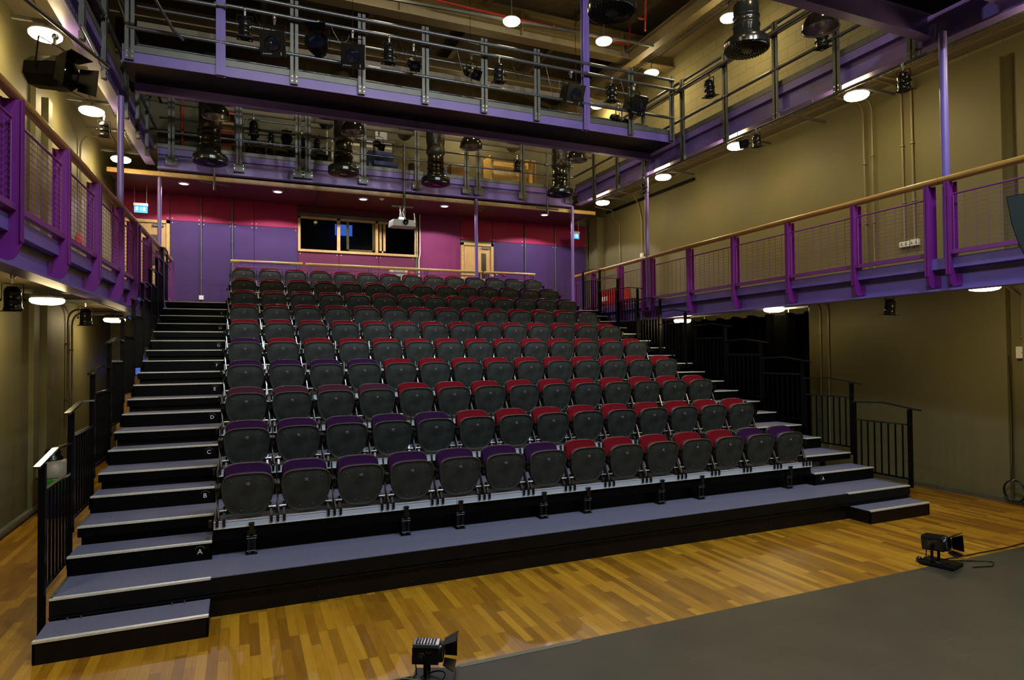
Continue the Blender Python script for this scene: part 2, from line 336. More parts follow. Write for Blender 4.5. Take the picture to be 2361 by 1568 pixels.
# ---- rear wall lining panels (all one system of panels, with seams and fixings)
def panel(name, x0, x1, z0, z1, m, screws=True):
    p = S(name, MB().box(x0+0.006, x1-0.006, 10.30, 10.34, z0+0.004, z1-0.004), m)
    if screws:
        sm = MB()
        for x in (x0+0.05, x1-0.05):
            z = z0+0.05 if z0 > 5 else z1-0.05; sm.cyl((x, 10.301, z), (x, 10.294, z), 0.010, 8)
        q = sm.build('fixing', 'white_plastic', p)
    return p
ZS = 5.22; ZT = 5.86
wn = [0]
def wp(x0, x1, z0, z1, m, s=True):
    wn[0] += 1; panel('trim_%d' % (wn[0]+1), x0, x1, z0, z1, m, s)
for x0, x1 in ((-2.6, -1.55), (-1.55, -0.90), (-0.90, -0.23), (-0.23, 0.245), (0.245, 1.25)):
    wp(x0, x1, ZS, ZT, 'panel_red'); 
for x0, x1 in ((-1.55, -0.90), (-0.90, -0.23), (-0.23, 0.245), (0.245, 1.25)): wp(x0, x1, 3.11, ZS, 'panel_purple')
wp(1.25, 4.28, 5.64, ZT, 'soffit_red', False)
for x0, x1 in ((1.25, 2.24), (2.24, 3.24), (3.24, 4.20)): wp(x0, x1, 3.11, 4.66, 'panel_plum')
wp(4.30, 5.48, 3.11, ZT, 'panel_magenta')
for x0, x1 in ((5.48, 6.42), (6.42, 7.38), (7.38, 8.36), (8.36, 9.40)): wp(x0, x1, ZS, ZT, 'panel_red')
for x0, x1 in ((6.42, 7.38), (7.38, 8.36), (8.36, 9.40)): wp(x0, x1, 3.11, ZS, 'panel_purple')
# soffit over the rear gallery with a timber edge
S('ceiling_rear_soffit', MB().box(-2.5, 8.72, 8.66, 10.34, 5.82, 5.88), 'soffit_red')
sf = S('trim_30', MB().box(-2.52, 8.74, 8.60, 8.66, 5.80, 5.89), 'frame_wood')
sj = MB()
for x in (-0.5, 1.6, 3.7, 5.8, 7.6): sj.box(x-0.004, x+0.004, 8.66, 10.3, 5.815, 5.82)
S('trim_31', sj, 'black_paint')
# ---- control room window
w = struct(thing('window_1', 'timber framed control room window', 'window', (0,0,0)))
del w['category']; del w['label']
fr = MB()
X0, X1, Z0, Z1 = 1.25, 4.28, 4.66, 5.54
fr.box(X0, X1, 10.26, 10.36, Z0, Z0+0.06); fr.box(X0, X1, 10.28, 10.36, Z1-0.05, Z1); fr.box(X0, X0+0.06, 10.28, 10.36, Z0, Z1); fr.box(X1-0.08, X1, 10.28, 10.36, Z0, Z1)
fr.box(2.19, 2.27, 10.28, 10.36, Z0, Z1); fr.box(3.16, 3.23, 10.28, 10.36, Z0, Z1)
fr.build('window_frame', 'frame_wood', w)
MB().box(X0, X1, 10.27, 10.35, Z1, Z1+0.09).build('head_trim', 'galv', w, label='grey metal strip above the frame')
sl = MB(); 
for a, b in ((2.44, 3.16), (3.28, 3.44)): sl.box(a, a+0.06, 10.37, 10.41, Z0+0.06, Z1-0.05); sl.box(b-0.06, b, 10.37, 10.41, Z0+0.06, Z1-0.05); sl.box(a, b, 10.37, 10.41, Z0+0.06, Z0+0.13)
sl.build('sliding_sash', 'frame_wood', w)
MB().box(X0+0.05, 2.2, 10.33, 10.335, Z0+0.05, Z1-0.04).build('pane', 'window_glass', w)
MB().box(2.26, 3.17, 10.33, 10.335, Z0+0.05, Z1-0.04).build('pane', 'window_glass', w)
tag(MB().box(2.32, 2.78, 11.6, 11.64, 5.36, 5.66).build('computer_screen', 'booth_blue'), 'glowing blue screen hanging inside the control room window', 'screen')
# ---- doors on the rear gallery
def door(n, x0, x1, ztop, vis=True, y=10.24):
    d = bpy.data.objects.new('door_%d' % n, None); COL.objects.link(d); d.location = ((x0+x1)/2, y, 3.11); struct(d); w = (x1-x0)/2; h = ztop-3.11
    f = MB(); f.box(-w, -w+0.07, -0.02, 0.08, 0, h); f.box(w-0.07, w, -0.02, 0.08, 0, h); f.box(-w, w, -0.02, 0.08, h-0.07, h)
    f.build('door_frame', 'frame_wood', d)
    lf = MB().box(-w+0.075, w-0.075, 0.02, 0.06, 0.01, h-0.075).build('door_leaf', 'door_wood', d)
    MB().box(0.12, 0.26, 0.012, 0.022, 1.05, 1.75).build('vision_panel', 'black_gloss', lf, 'dark glass slot')
    MB().box(w-0.34, w-0.12, -0.03, 0.02, h-0.15, h-0.10).build('door_closer', 'galv', lf)
    k = MB(); k.cyl((-w+0.14, -0.03, 1.0), (-w+0.24, -0.03, 1.0), 0.01, 8); k.cyl((-w+0.14, -0.03, 1.0), (-w+0.14, 0.02, 1.0), 0.01, 8); k.build('door_handle', 'bright_steel', lf)
    return d
door(1, -2.56, -1.55, 5.20)
door(2, 5.48, 6.42, 5.13)
# timber doors at floor level glimpsed behind the seating on the left
d3 = MB().box(-2.4, -1.8, 9.86, 9.90, 0, 2.05); S('door_3', d3, 'door_wood')
# ---- roof beams
def ibeam_x(mb, x0, x1, y, z, h=0.36, w=0.24, t=0.025):
    mb.box(x0, x1, y-w/2, y+w/2, z, z+t); mb.box(x0, x1, y-w/2, y+w/2, z+h-t, z+h); mb.box(x0, x1, y-0.012, y+0.012, z+t, z+h-t)
def ibeam_y(mb, x, y0, y1, z, h=0.36, w=0.24, t=0.025):
    mb.box(x-w/2, x+w/2, y0, y1, z, z+t); mb.box(x-w/2, x+w/2, y0, y1, z+h-t, z+h); mb.box(x-0.012, x+0.012, y0, y1, z+t, z+h-t)
ROOF = [('roof_beam', 6.45, 8.98, 0.62, 'deep olive steel roof beam crossing above the pipe rails'), ('roof_beam', 1.2, 9.0, 0.6, 'steel roof beam crossing the room nearest the stage')]
for nm, y, z, h, lb in ROOF:
    m = MB(); ibeam_x(m, XL0, 9.66, y, z, h, 0.3)
    for x in (0.2, 2.9, 5.6, 8.2): m.box(x-0.01, x+0.01, y-0.14, y+0.14, z+0.02, z+h-0.02)
    tag(m.build(nm, 'beam_beige'), lb, 'beam')
m = MB(); ibeam_x(m, XL0, 9.66, 8.55, 8.98, 0.28, 0.2); tag(m.build('roof_beam', 'beam_beige'), 'pale beam seen between the catwalk rails, over the rear gallery front', 'beam')
m = MB(); ibeam_y(m, 8.42, -9.3, 10.34, 8.88, 0.32, 0.2); tag(m.build('roof_beam', 'beam_beige'), 'roof beam running toward the rear wall along the right bay', 'beam')
for i, x in enumerate((0.4, 2.6, 4.8, 7.0)):
    m = MB(); ibeam_y(m, x, -9.3, 10.34, 9.55, 0.2, 0.12, 0.015)
    tag(m.build('roof_purlin', 'deck_under'), 'thin dark purlin under the ceiling, %s from the left' % ORD[i], 'beam', 'purlins under the ceiling')
# ================================================================ LOWER BALCONY FRONTS
def balcony(side, posts, doubles, name_side):
    fx = xL if side < 0 else xR
    y0, y1 = -9.2, 8.93
    out = side   # direction away from the room
    def P(y, off, z): return (fx(y)+out*off, y, z)
    bm = thing('balcony_beam', 'purple steel edge beam of the %s balcony' % name_side, 'beam', (fx(0), 0, 2.8), 'balcony edge beams')
    def seg(mb, oa, ob, za, zb, ya=y0, yb=y1):
        a = [P(ya, oa, za), P(ya, ob, za), P(yb, ob, za), P(yb, oa, za), P(ya, oa, zb), P(ya, ob, zb), P(yb, ob, zb), P(yb, oa, zb)]
        return mb.hexa(a)
    off = (fx(0), 0, 2.8)
    seg(MB(), 0.02, 0.14, 3.06, 3.19).build('top_channel', 'purple_steel', bm, off=off)
    seg(MB(), 0.10, 0.125, 2.82, 3.06).build('web', 'purple_steel', bm, off=off)
    seg(MB(), 0.00, 0.20, 2.795, 2.82).build('bottom_flange', 'purple_steel', bm, off=off)
    # balustrade
    fn = thing('balustrade', 'magenta steel balustrade with wire mesh along the %s balcony' % name_side, 'railing', off, 'balcony balustrades')
    ps = sorted(posts)
    for y in ps:
        mb = MB(); w = 0.07
        prof = [(-w, 4.085), (w, 4.085), (w, 2.90), (0.10, 2.87), (0.10, 2.84), (0.0, 2.84), (-0.03, 2.87), (-w, 2.98)]
        mb.prism(prof, y-0.007, y+0.007, lambda p, q, t: P(t, p, q))
        mb.hexa([P(y-0.03, -w, 2.98), P(y+0.03, -w, 2.98), P(y+0.03, -w+0.01, 2.98), P(y-0.03, -w+0.01, 2.98), P(y-0.03, -w, 4.085), P(y+0.03, -w, 4.085), P(y+0.03, -w+0.01, 4.085), P(y-0.03, -w+0.01, 4.085)])
        mb.hexa([P(y-0.04, w-0.01, 3.2), P(y+0.04, w-0.01, 3.2), P(y+0.04, w, 3.2), P(y-0.04, w, 3.2), P(y-0.04, w-0.01, 4.085), P(y+0.04, w-0.01, 4.085), P(y+0.04, w, 4.085), P(y-0.04, w, 4.085)])
        pst = mb.build('post', 'magenta_steel', fn, off=off)
        b2 = MB(); b2.hexa([P(y-0.06*1, 0.085, 2.85), P(y+0.09, 0.085, 2.85), P(y+0.09, 0.1, 2.85), P(y-0.06, 0.1, 2.85), P(y-0.06, 0.085, 2.99), P(y+0.09, 0.085, 2.99), P(y+0.09, 0.1, 2.99), P(y-0.06, 0.1, 2.99)])
        b2.build('bracket', 'magenta_steel', pst, off=off)
    # handrail, round timber, joints at the double posts
    js = [y0] + doubles + [y1+0.02]
    for a, b in zip(js[:-1], js[1:]):
        h = MB(); h.cyl(P(a+0.008, 0, 4.125), P(b-0.008, 0, 4.125), 0.042, 16); h.build('handrail', 'rail_wood', fn, off=off)
    for a, b in zip(ps[:-1], ps[1:]):
        if b-a < 0.5: continue
        f = MB(); f.cyl(P(a+0.03, 0.0, 3.93), P(b-0.03, 0.0, 3.93), 0.011, 8)
        f.hexa([P(a+0.01, -0.03, 3.22), P(b-0.01, -0.03, 3.22), P(b-0.01, 0.03, 3.22), P(a+0.01, 0.03, 3.22), P(a+0.01, -0.03, 3.27), P(b-0.01, -0.03, 3.27), P(b-0.01, 0.03, 3.27), P(a+0.01, 0.03, 3.27)])
        f.cyl(P(a+0.035, 0.0, 3.24), P(a+0.035, 0, 3.93), 0.008, 6); f.cyl(P(b-0.035, 0.0, 3.24), P(b-0.035, 0, 3.93), 0.008, 6)
        fo = f.build('mesh_frame', 'pink_steel', fn, off=off)
        g = MB(); nz = 13; ny = int((b-a)/0.14)
        for k in range(1, nz): 
            z = 3.27+(3.93-3.27)*k/nz; g.bar(P(a+0.035, 0, z), P(b-0.035, 0, z), 0.0035, 0.0035)
        for k in range(1, ny):
            y = a+0.035+(b-a-0.07)*k/ny; g.bar(P(y, 0, 3.27), P(y, 0, 3.93), 0.0035, 0.0035)
        g.build('wire_mesh', 'pink_steel', fo, off=off)
    return bm
RP = [-8.6, -7.4, -6.2, -5.0, -3.8, -2.45, -1.33, -1.07, -0.01, 1.2, 2.46, 3.75, 5.08, 5.38, 6.4, 7.75, 8.87]
LP = [-8.6, -7.4, -6.2, -5.0, -3.8, -2.6, -1.45, -0.2, 1.1, 2.37, 3.66, 4.66, 4.92, 6.0, 7.4, 8.87]
balcony(-1, LP, [4.79], 'left')
balcony(1, RP, [-1.2, 5.23], 'right')
# rear gallery rail behind the last row
def rear_rail(x0, x1, sub, lb):
    off = (x0, 8.9, 3.11)
    r = thing('gallery_railing', lb, 'railing', off, 'railings behind the last row')
    h = MB(); h.cyl((x0, 8.9, 4.15), (x1, 8.9, 4.15), 0.035, 14); h.build('handrail', 'frame_wood', r, off=off)
    n = max(2, round((x1-x0)/1.25)+1); xs = [x0+0.09+(x1-x0-0.18)*i/(n-1) for i in range(n)]
    for x in xs:
        p = MB(); p.box(x-0.035, x-0.025, 8.85, 8.95, 3.11, 4.12); p.box(x+0.025, x+0.035, 8.85, 8.95, 3.11, 4.12); p.box(x-0.035, x+0.035, 8.895, 8.905, 3.11, 4.12); p.build('post', 'pink_steel', r, off=off)
    b = MB(); b.box(xs[0], xs[-1], 8.88, 8.92, 4.03, 4.06); b.box(xs[0], xs[-1], 8.88, 8.92, 3.2, 3.25)
    if sub: 
        b = MB(); b.box(xs[0], xs[-1], 8.88, 8.92, 4.02, 4.055); b.box(xs[0]+0.1, xs[-1]-0.15, 8.82, 8.84, 4.125, 4.14)
        for i in range(3): x = xs[0]+0.2+(xs[-1]-xs[0]-0.4)*i/2; b.box(x-0.006, x+0.006, 8.83, 8.88, 4.05, 4.13)
        b.box(xs[0], xs[-1], 8.88, 8.92, 3.2, 3.25)
    b.build('frame_rail', 'pink_steel', r, off=off)
    g = MB()
    z = 3.30
    while z < 4.0: g.bar((xs[0], 8.9, z), (xs[-1], 8.9, z), 0.004, 0.004); z += 0.055
    x = xs[0]+0.1
    while x < xs[-1]: g.bar((x, 8.9, 3.25), (x, 8.9, 4.03), 0.004, 0.004); x += 0.1
    g.build('wire_mesh', 'pink_steel', r, off=off)
rear_rail(-0.26, 1.24, True, 'left length of timber topped rail behind the last row of seats')
rear_rail(1.30, 5.58, False, 'long middle length of timber topped rail behind the last row')
rear_rail(5.64, 7.06, True, 'right length of timber topped rail behind the last row of seats')
# ================================================================ UPPER CATWALKS
def cat_post(parent, off, c, ax, z0, z1, foot=True, back=1):
    """double channel post. ax 0: rail runs along x, 1: along y; c = (x, y) of the front face"""
    x, y = c; m = MB(); b = MB()
    for s in (-1, 1):
        a0, a1 = (s*0.007, s*0.060) if s > 0 else (-0.060, -0.007)
        if ax == 0:
            m.box(x+a0, x+a1, y-0.045, y-0.037, z0, z1); t = x+(0.007 if s > 0 else -0.011); m.box(t, t+0.004, y-0.045, y+0.02, z0, z1)
        else:
            sg = back; xx = sorted((x-sg*0.045, x-sg*0.037)); m.box(xx[0], xx[1], y+a0, y+a1, z0, z1); t = y+(0.007 if s > 0 else -0.011); xx = sorted((x-sg*0.045, x+sg*0.02)); m.box(xx[0], xx[1], t, t+0.004, z0, z1)
    if ax == 0: m.box(x-0.05, x+0.05, y-0.037, y+0.0, z0, z0+0.15)
    else: xx = sorted((x-back*0.037, x)); m.box(xx[0], xx[1], y-0.05, y+0.05, z0, z0+0.15)
    p = m.build('post', 'galv', parent, off=off)
    for s in (-1, 1):
        for dz in (0.04, 0.11):
            w = 0.033 if not foot else 0.085
            if ax == 0: b.cyl((x+s*w, y-0.045, z0+dz), (x+s*w, y-0.055, z0+dz), 0.011, 8)
            else: b.cyl((x-back*0.045, y+s*w, z0+dz), (x-back*0.055, y+s*w, z0+dz), 0.011, 8)
    if foot:
        if ax == 0: b2 = MB().box(x-0.11, x+0.11, y-0.04, y-0.03, z0-0.02, z0+0.15)
        else: xx = sorted((x-back*0.04, x-back*0.03)); b2 = MB().box(xx[0], xx[1], y-0.11, y+0.11, z0-0.02, z0+0.15)
        b2.build('foot_plate', 'galv', p, off=off)
    b.build('bolts', 'bright_steel', p, off=off)
# -- cross catwalk
off = (3.2, 4.65, 6.3)
cw = thing('cross_catwalk', 'purple catwalk crossing the full width overhead with lanterns on it', 'catwalk', off)
MB().box(-1.62, 8.0, 4.27, 4.29, 6.32, 6.47).build('front_channel', 'purple_steel', cw, off=off)
MB().box(-1.62, 8.0, 4.262, 4.285, 6.475, 6.57).build('kick_plate', 'galv', cw, off=off)
MB().box(-1.62, 8.0, 4.29, 5.05, 6.33, 6.36).build('deck', 'black_paint', cw, off=off)
m = MB(); ibeam_x(m, -1.56, 8.0, 5.05, 6.18, 0.20, 0.11, 0.018); m.build('rear_beam', 'purple_steel', cw, off=off)
bb = MB()
for x in (0.8, 1.15, 2.9, 3.2, 4.9, 5.2, 6.6):
    for dx in (-0.03, 0.03):
        for dz in (0.08, 0.16): bb.cyl((x+dx, 5.038, 6.15+dz), (x+dx, 5.028, 6.15+dz), 0.012, 8)
bb.build('bolts', 'galv', cw, off=off)
for x in (-1.52, 0.714, 1.76, 2.83, 3.90, 4.93, 6.96, 7.93): cat_post(cw, off, (x, 4.255), 0, 6.34, 7.66, False)
for x, nm in ((-0.335, 0), (5.965, 1)):
    m = MB(); m.box(x-0.065, x-0.01, 4.20, 4.21, 6.30, 9.8); m.box(x+0.01, x+0.065, 4.20, 4.21, 6.30, 9.8); m.box(x-0.01, x+0.01, 4.19, 4.30, 6.30, 9.8); m.box(x-0.065, x+0.065, 4.29, 4.30, 6.30, 9.8)
    c = m.build('column', 'purple_steel', cw, off=off, label='tall purple column rising through the catwalk')
for z, y in ((6.80, 4.22), (7.56, 4.20)):
    m = MB(); m.cyl((-1.55, y, z), (7.98, y, z), 0.029, 12); m.build('rail_pipe', 'galv_pipe', cw, off=off)
m = MB(); m.cyl((-0.25, 4.12, 7.33), (7.98, 4.12, 7.33), 0.029, 12); m.build('lighting_bar', 'galv_pipe', cw, off=off)
m = MB(); m.cyl((-1.55, 4.12, 7.28), (-0.4, 4.12, 7.30), 0.029, 12); m.build('lighting_bar', 'galv_pipe', cw, off=off)
cl = MB()
for x in (-0.335, 0.714, 1.76, 2.83, 3.90, 4.93, 5.965, 6.96):
    for z, y in ((6.80, 4.22), (7.56, 4.20), (7.33, 4.14)):
        for s in (-0.07, 0.07): cl.cyl((x+s-0.02, y, z), (x+s+0.02, y, z), 0.034, 10)
        cl.box(x-0.05, x+0.05, y-0.01, y+0.05, z-0.015, z+0.015)
cl.build('pipe_clamps', 'galv', cw, off=off)
m = MB(); m.cyl((-1.55, 5.12, 7.56), (7.98, 5.12, 7.56), 0.024, 10); m.cyl((-1.55, 5.12, 6.95), (7.98, 5.12, 6.95), 0.024, 10); m.build('rear_rail_pipe', 'galv_pipe', cw, off=off)
m = MB(); m.box(-1.55, 7.98, 5.14, 5.17, 7.22, 7.34); m.build('cable_trough', 'deck_under', cw, off=off)
# -- second cross catwalk nearer the stage: only its underside shows in the top right corner
off = (3.2, -1.3, 6.3)
c2 = thing('cross_catwalk', 'dark underside of the nearer catwalk in the top right corner', 'catwalk', off)
MB().box(-1.8, 8.0, -1.75, -0.98, 6.33, 6.36).build('deck', 'black_paint', c2, off=off)
m = MB(); ibeam_x(m, -1.8, 8.0, -0.90, 6.05, 0.30, 0.14, 0.018); m.build('rear_beam', 'purple_steel', c2, off=off)
m = MB(); ibeam_x(m, -1.8, 8.0, -1.82, 6.05, 0.30, 0.14, 0.018); m.build('front_beam', 'purple_steel', c2, off=off)
# -- side and rear catwalk edges
def edge_y(x, back, ys, ya, yb, label, fx=None):
    off = (x, 4.0, 6.0); e = thing('gallery_edge', label, 'railing', off, 'upper gallery edges')
    g = (lambda y: 0.0) if fx is None else (lambda y: fx(y)-x)
    def bx(d0, d1, z0, z1):
        m = MB(); xs0 = sorted((x+back*d0, x+back*d1))
        m.hexa([(xs0[0]+g(ya),ya,z0),(xs0[1]+g(ya),ya,z0),(xs0[1]+g(yb),yb,z0),(xs0[0]+g(yb),yb,z0),(xs0[0]+g(ya),ya,z1),(xs0[1]+g(ya),ya,z1),(xs0[1]+g(yb),yb,z1),(xs0[0]+g(yb),yb,z1)]); return m
    bx(-0.01, 0.08, 6.28, 6.40).build('top_channel', 'purple_steel', e, off=off)
    bx(0.05, 0.07, 5.99, 6.28).build('web', 'purple_steel', e, off=off)
    bx(-0.03, 0.14, 5.965, 5.99).build('bottom_flange', 'purple_steel', e, off=off)
    bx(-0.015, 0.0, 6.405, 6.50).build('kick_plate', 'galv', e, off=off)
    for y in ys: cat_post(e, off, (x+g(y)-back*0.02, y), 1, 5.86, 7.50, False, back)
    for z, d in ((6.70, 0.05), (7.47, 0.03), (7.27, 0.13)):
        m = MB(); m.cyl((x-back*d+g(ya), ya, z), (x-back*d+g(yb), yb, z), 0.027, 12); m.build('rail_pipe', 'galv_pipe', e, off=off)
    m = MB(); 
    for y in ys:
        for z, d in ((6.70, 0.05), (7.47, 0.03), (7.27, 0.10)):
            m.cyl((x-back*d+g(y), y-0.09, z), (x-back*d+g(y), y-0.05, z), 0.034, 10); m.cyl((x-back*d+g(y), y+0.05, z), (x-back*d+g(y), y+0.09, z), 0.034, 10)
    m.build('pipe_clamps', 'galv', e, off=off)
    m = MB(); m.box(*sorted((x+back*0.02, x+back*0.05)), ya, yb, 7.32, 7.42)
    m.build('cable_trough', 'deck_under', e, off=off)
edge_y(8.05, 1, [-8.0, -6.85, -5.7, -4.5, -3.3, -2.1, -0.70, 0.43, 1.59, 2.76, 3.97, 5.3, 6.35, 7.4], -9.2, 8.42, 'right hand upper gallery edge with purple beam, grey posts and pipes')
edge_y(-1.70, -1, [-8.0, -6.85, -5.7, -4.5, -3.3, -2.1, -0.9, 0.3, 1.5, 2.7, 3.85, 5.4, 6.4, 7.4], -9.2, 8.42, 'left hand upper gallery edge seen steeply from below', UL)
off = (3.2, 8.5, 6.0); e = thing('gallery_edge', 'rear upper gallery edge spanning above the red panelled wall', 'railing', off, 'upper gallery edges')
MB().box(-1.62, 8.0, 8.47, 8.57, 6.22, 6.345).build('top_channel', 'purple_steel', e, off=off)
MB().box(-1.62, 8.0, 8.53, 8.55, 5.95, 6.22).build('web', 'purple_steel', e, off=off)
MB().box(-1.62, 8.0, 8.46, 8.62, 5.925, 5.95).build('bottom_flange', 'purple_steel', e, off=off)
MB().box(-1.62, 8.0, 8.45, 8.468, 6.35, 6.43).build('kick_plate', 'galv', e, off=off)
for x in (-1.363, -0.089, 1.11, 1.31, 2.53, 3.78, 5.02, 5.32, 6.52, 7.85): cat_post(e, off, (x, 8.46), 0, 6.02, 7.47, True)
for z in (6.67, 6.95, 7.45):
    m = MB(); m.cyl((-1.58, 8.42, z), (7.98, 8.42, z), 0.019, 10); m.build('rail_pipe', 'galv_pipe', e, off=off)
MB().box(-1.6, 7.95, 8.50, 8.53, 7.28, 7.38).build('cable_trough', 'deck_under', e, off=off)
# ---- slim poles tying the balconies to the galleries
def pole(x, y, z0, z1, lb, r=0.04):
    m = MB(); m.cyl((x, y, z0), (x, y, z1), r, 14); o = m.build('support_pole', 'purple_steel', off=(x, y, z0)); tag(o, lb, 'pole', 'slim purple support poles')
    return o
pole(7.83, -1.2, 3.19, 5.965, 'purple pole nearest the camera on the right balcony', 0.045)
pole(8.02, 5.23, 3.19, 5.965, 'purple pole halfway along the right balcony')
pole(7.98, 8.50, 3.11, 5.925, 'purple pole at the rear right corner, in front of the exit sign')
pole(5.30, 8.53, 3.11, 5.925, 'purple pole in front of the rear wall beside the right hand door')
pole(-1.70, 4.72, 3.19, 5.965, 'thicker purple pole rising from the left balcony rail', 0.045)
pole(-1.60, 8.70, 3.11, 5.925, 'purple pole at the rear left corner, in front of the timber door')
# ================================================================ RETRACTABLE SEATING
AX0, SX0, SX1, AX1 = -1.35, -0.28, 6.85, 8.0
def nosing(mb, x0, x1, y, z):     # bright ribbed stair nosing
    mb.box(x0, x1, y-0.006, y+0.032, z, z+0.004); mb.box(x0, x1, y-0.006, y, z-0.011, z)
ROWN = ['front','second','third','fourth','fifth','sixth','seventh','eighth','ninth','back']
# front platform
off = (3.3, -0.2, 0); pf = thing('front_platform', 'long blue carpeted platform in front of the first row of seats', 'platform', off)
MB().box(AX0, AX1, -0.535, 0.14, 0.30, 0.313).build('carpet_tread', 'carpet', pf, off=off)
m = MB(); m.box(AX0, AX1, -0.545, -0.50, 0.19, 0.309); m.box(AX0, AX1, -0.56, -0.50, 0.17, 0.18); m.box(AX0, AX1, -0.50, 0.10, 0.24, 0.30); m.box(AX0, AX0+0.03, -0.5, 0.14, 0.17, 0.30); m.box(AX1-0.03, AX1, -0.5, 0.14, 0.17, 0.30)
m.build('edge_channel', 'black_paint', pf, off=off)
m = MB(); m.box(AX0+0.05, 7.93, -0.535, -0.52, 0.005, 0.165); m.box(AX0, AX0+0.05, -0.54, -0.48, 0, 0.3); m.box(7.93, 7.98, -0.54, -0.48, 0.10, 0.3); m.build('kick_board', 'skirt_black', pf, off=off)
m = MB()
for x in (0.55, 0.72, 1.35, 1.45, 3.45, 3.53, 5.5, 5.6, 6.4, 6.46):
    for z in (0.045, 0.12): m.cyl((x, -0.535, z), (x, -0.541, z), 0.009, 8)
m.build('bolts', 'black_gloss', pf, off=off)
for a, b in ((AX0, SX0), (SX1+0.02, AX1)):
    m = MB(); nosing(m, a, b, -0.54, 0.313); m.build('nosing', 'nosing_bright', pf, off=off)
for a, b in ((AX0-0.004, AX0+0.02), (AX1-0.02, AX1+0.004)): MB().box(a, b, -0.53, 0.14, 0.309, 0.317).build('side_trim', 'galv', pf, off=off)
# lowest loose steps on the floor
def low_step(x0, x1, y0, lb):
    off = (x0, y0, 0); s = thing('entry_step', lb, 'step', off, 'entry steps on the timber floor')
    MB().box(x0+0.003, x1-0.003, y0, y0+0.36, 0.145, 0.157).build('carpet_tread', 'carpet', s, off=off)
    m = MB(); m.box(x0, x1, y0, y0+0.015, 0.0, 0.150); m.box(x0, x0+0.015, y0, y0+0.36, 0.01, 0.150); m.box(x1-0.015, x1, y0, y0+0.36, 0.01, 0.150); m.box(x0, x1, y0+0.345, y0+0.36, 0.05, 0.145); m.build('body', 'skirt_black', s, off=off)
    m = MB(); nosing(m, x0, x1, y0, 0.157); m.build('nosing', 'nosing_bright', s, off=off)
    m = MB()
    for t in (0.12, 0.2, 0.75, 0.83): x = x0+(x1-x0)*t; m.cyl((x, y0+0.34, 0.157), (x, y0+0.34, 0.175), 0.006, 8)
    m.build('fixing_bolts', 'galv', s, off=off)
low_step(-1.36, -0.28, -0.915, 'carpeted entry step on the floor at the front left corner')
low_step(6.88, 7.95, -0.83, 'carpeted entry step on the floor at the front right corner')
# tiers
for j in range(10):
    z = 0.624 + j*H; yj = j*D; off = (3.3, yj+0.4, z)
    lb = 'carpeted seating deck under the %s row of seats' % ROWN[j]
    t = thing('seating_tier', lb, 'seating deck', off, 'tiers of the retractable seating')
    yb = yj + D + 0.12 if j < 9 else 8.84
    m = MB(); m.box(SX0, SX1, yj-0.0, yb, z-0.012, z)
    if j < 9:
        ye = yj + D + 0.40 if j < 8 else 8.94
        m.box(AX0, SX0, yj+0.33, ye, z-0.012, z); m.box(SX1, AX1, yj+0.33, ye, z-0.012, z)
    m.build('carpet_tread', 'carpet', t, off=off)
    m = MB(); m.box(SX0, SX1, yj+0.0, yj+0.05, z-0.16, z-0.05); m.box(SX0, SX1, yj+0.05, yb, z-0.05, z-0.012)
    if j < 9:
        m.box(AX0, SX0, yj+0.335, yj+0.37, z-0.09, z-0.012); m.box(SX1, AX1, yj+0.335, yj+0.37, z-0.09, z-0.012)
        m.box(AX0, AX0+0.03, yj+0.37, ye, z-0.09, z-0.012); m.box(AX1-0.03, AX1, yj+0.37, ye, z-0.09, z-0.012)
    m.build('deck_frame', 'black_steel', t, off=off)
    zl = z-H if j else 0.313
    MB().box(SX0, SX1, yj+0.115, yj+0.13, zl, z-0.05).build('riser_panel', 'black_paint', t, off=off)
    if j < 9: MB().box(AX0+0.02, SX0, yj+0.385, yj+0.40, zl, z-0.012).build('riser_panel', 'black_paint', t, off=off)
    m = MB()
    xs = [SX0, 1.95, 4.33, SX1]
    for a, b in zip(xs[:-1], xs[1:]): m.box(a+0.002, b-0.002, yj-0.018, yj, z-0.058, z+0.002)
    ns = m.build('nosing_strip', 'nosing_alu', t, off=off)
    m = MB()
    for a, b in zip(xs[:-1], xs[1:]): m.box(a+0.002, b-0.002, yj-0.022, yj-0.0, z+0.0, z+0.005); m.box(a+0.002, b-0.002, yj-0.022, yj-0.016, z-0.06, z-0.052)
    m.build('bright_edge', 'nosing_bright', ns, off=off)
    if j < 9:
        for a, b in ((AX0, SX0-0.01), (SX1+0.01, AX1)):
            m = MB(); nosing(m, a, b, yj+0.33, z); m.build('nosing', 'nosing_bright', t, off=off)
        for a, b in ((AX0-0.004, AX0+0.016), (AX1-0.016, AX1+0.004)): MB().box(a, b, yj+0.34, ye, z-0.004, z+0.004).build('side_trim', 'galv', t, off=off)
    # legs of the folding frame under the deck
    if j < 9:
        for x in (AX0+0.25, AX1-0.30): MB().box(x, x+0.05, yj+0.55, yj+0.60, 0.0, z-0.06).build('frame_leg', 'black_steel', t, off=off)
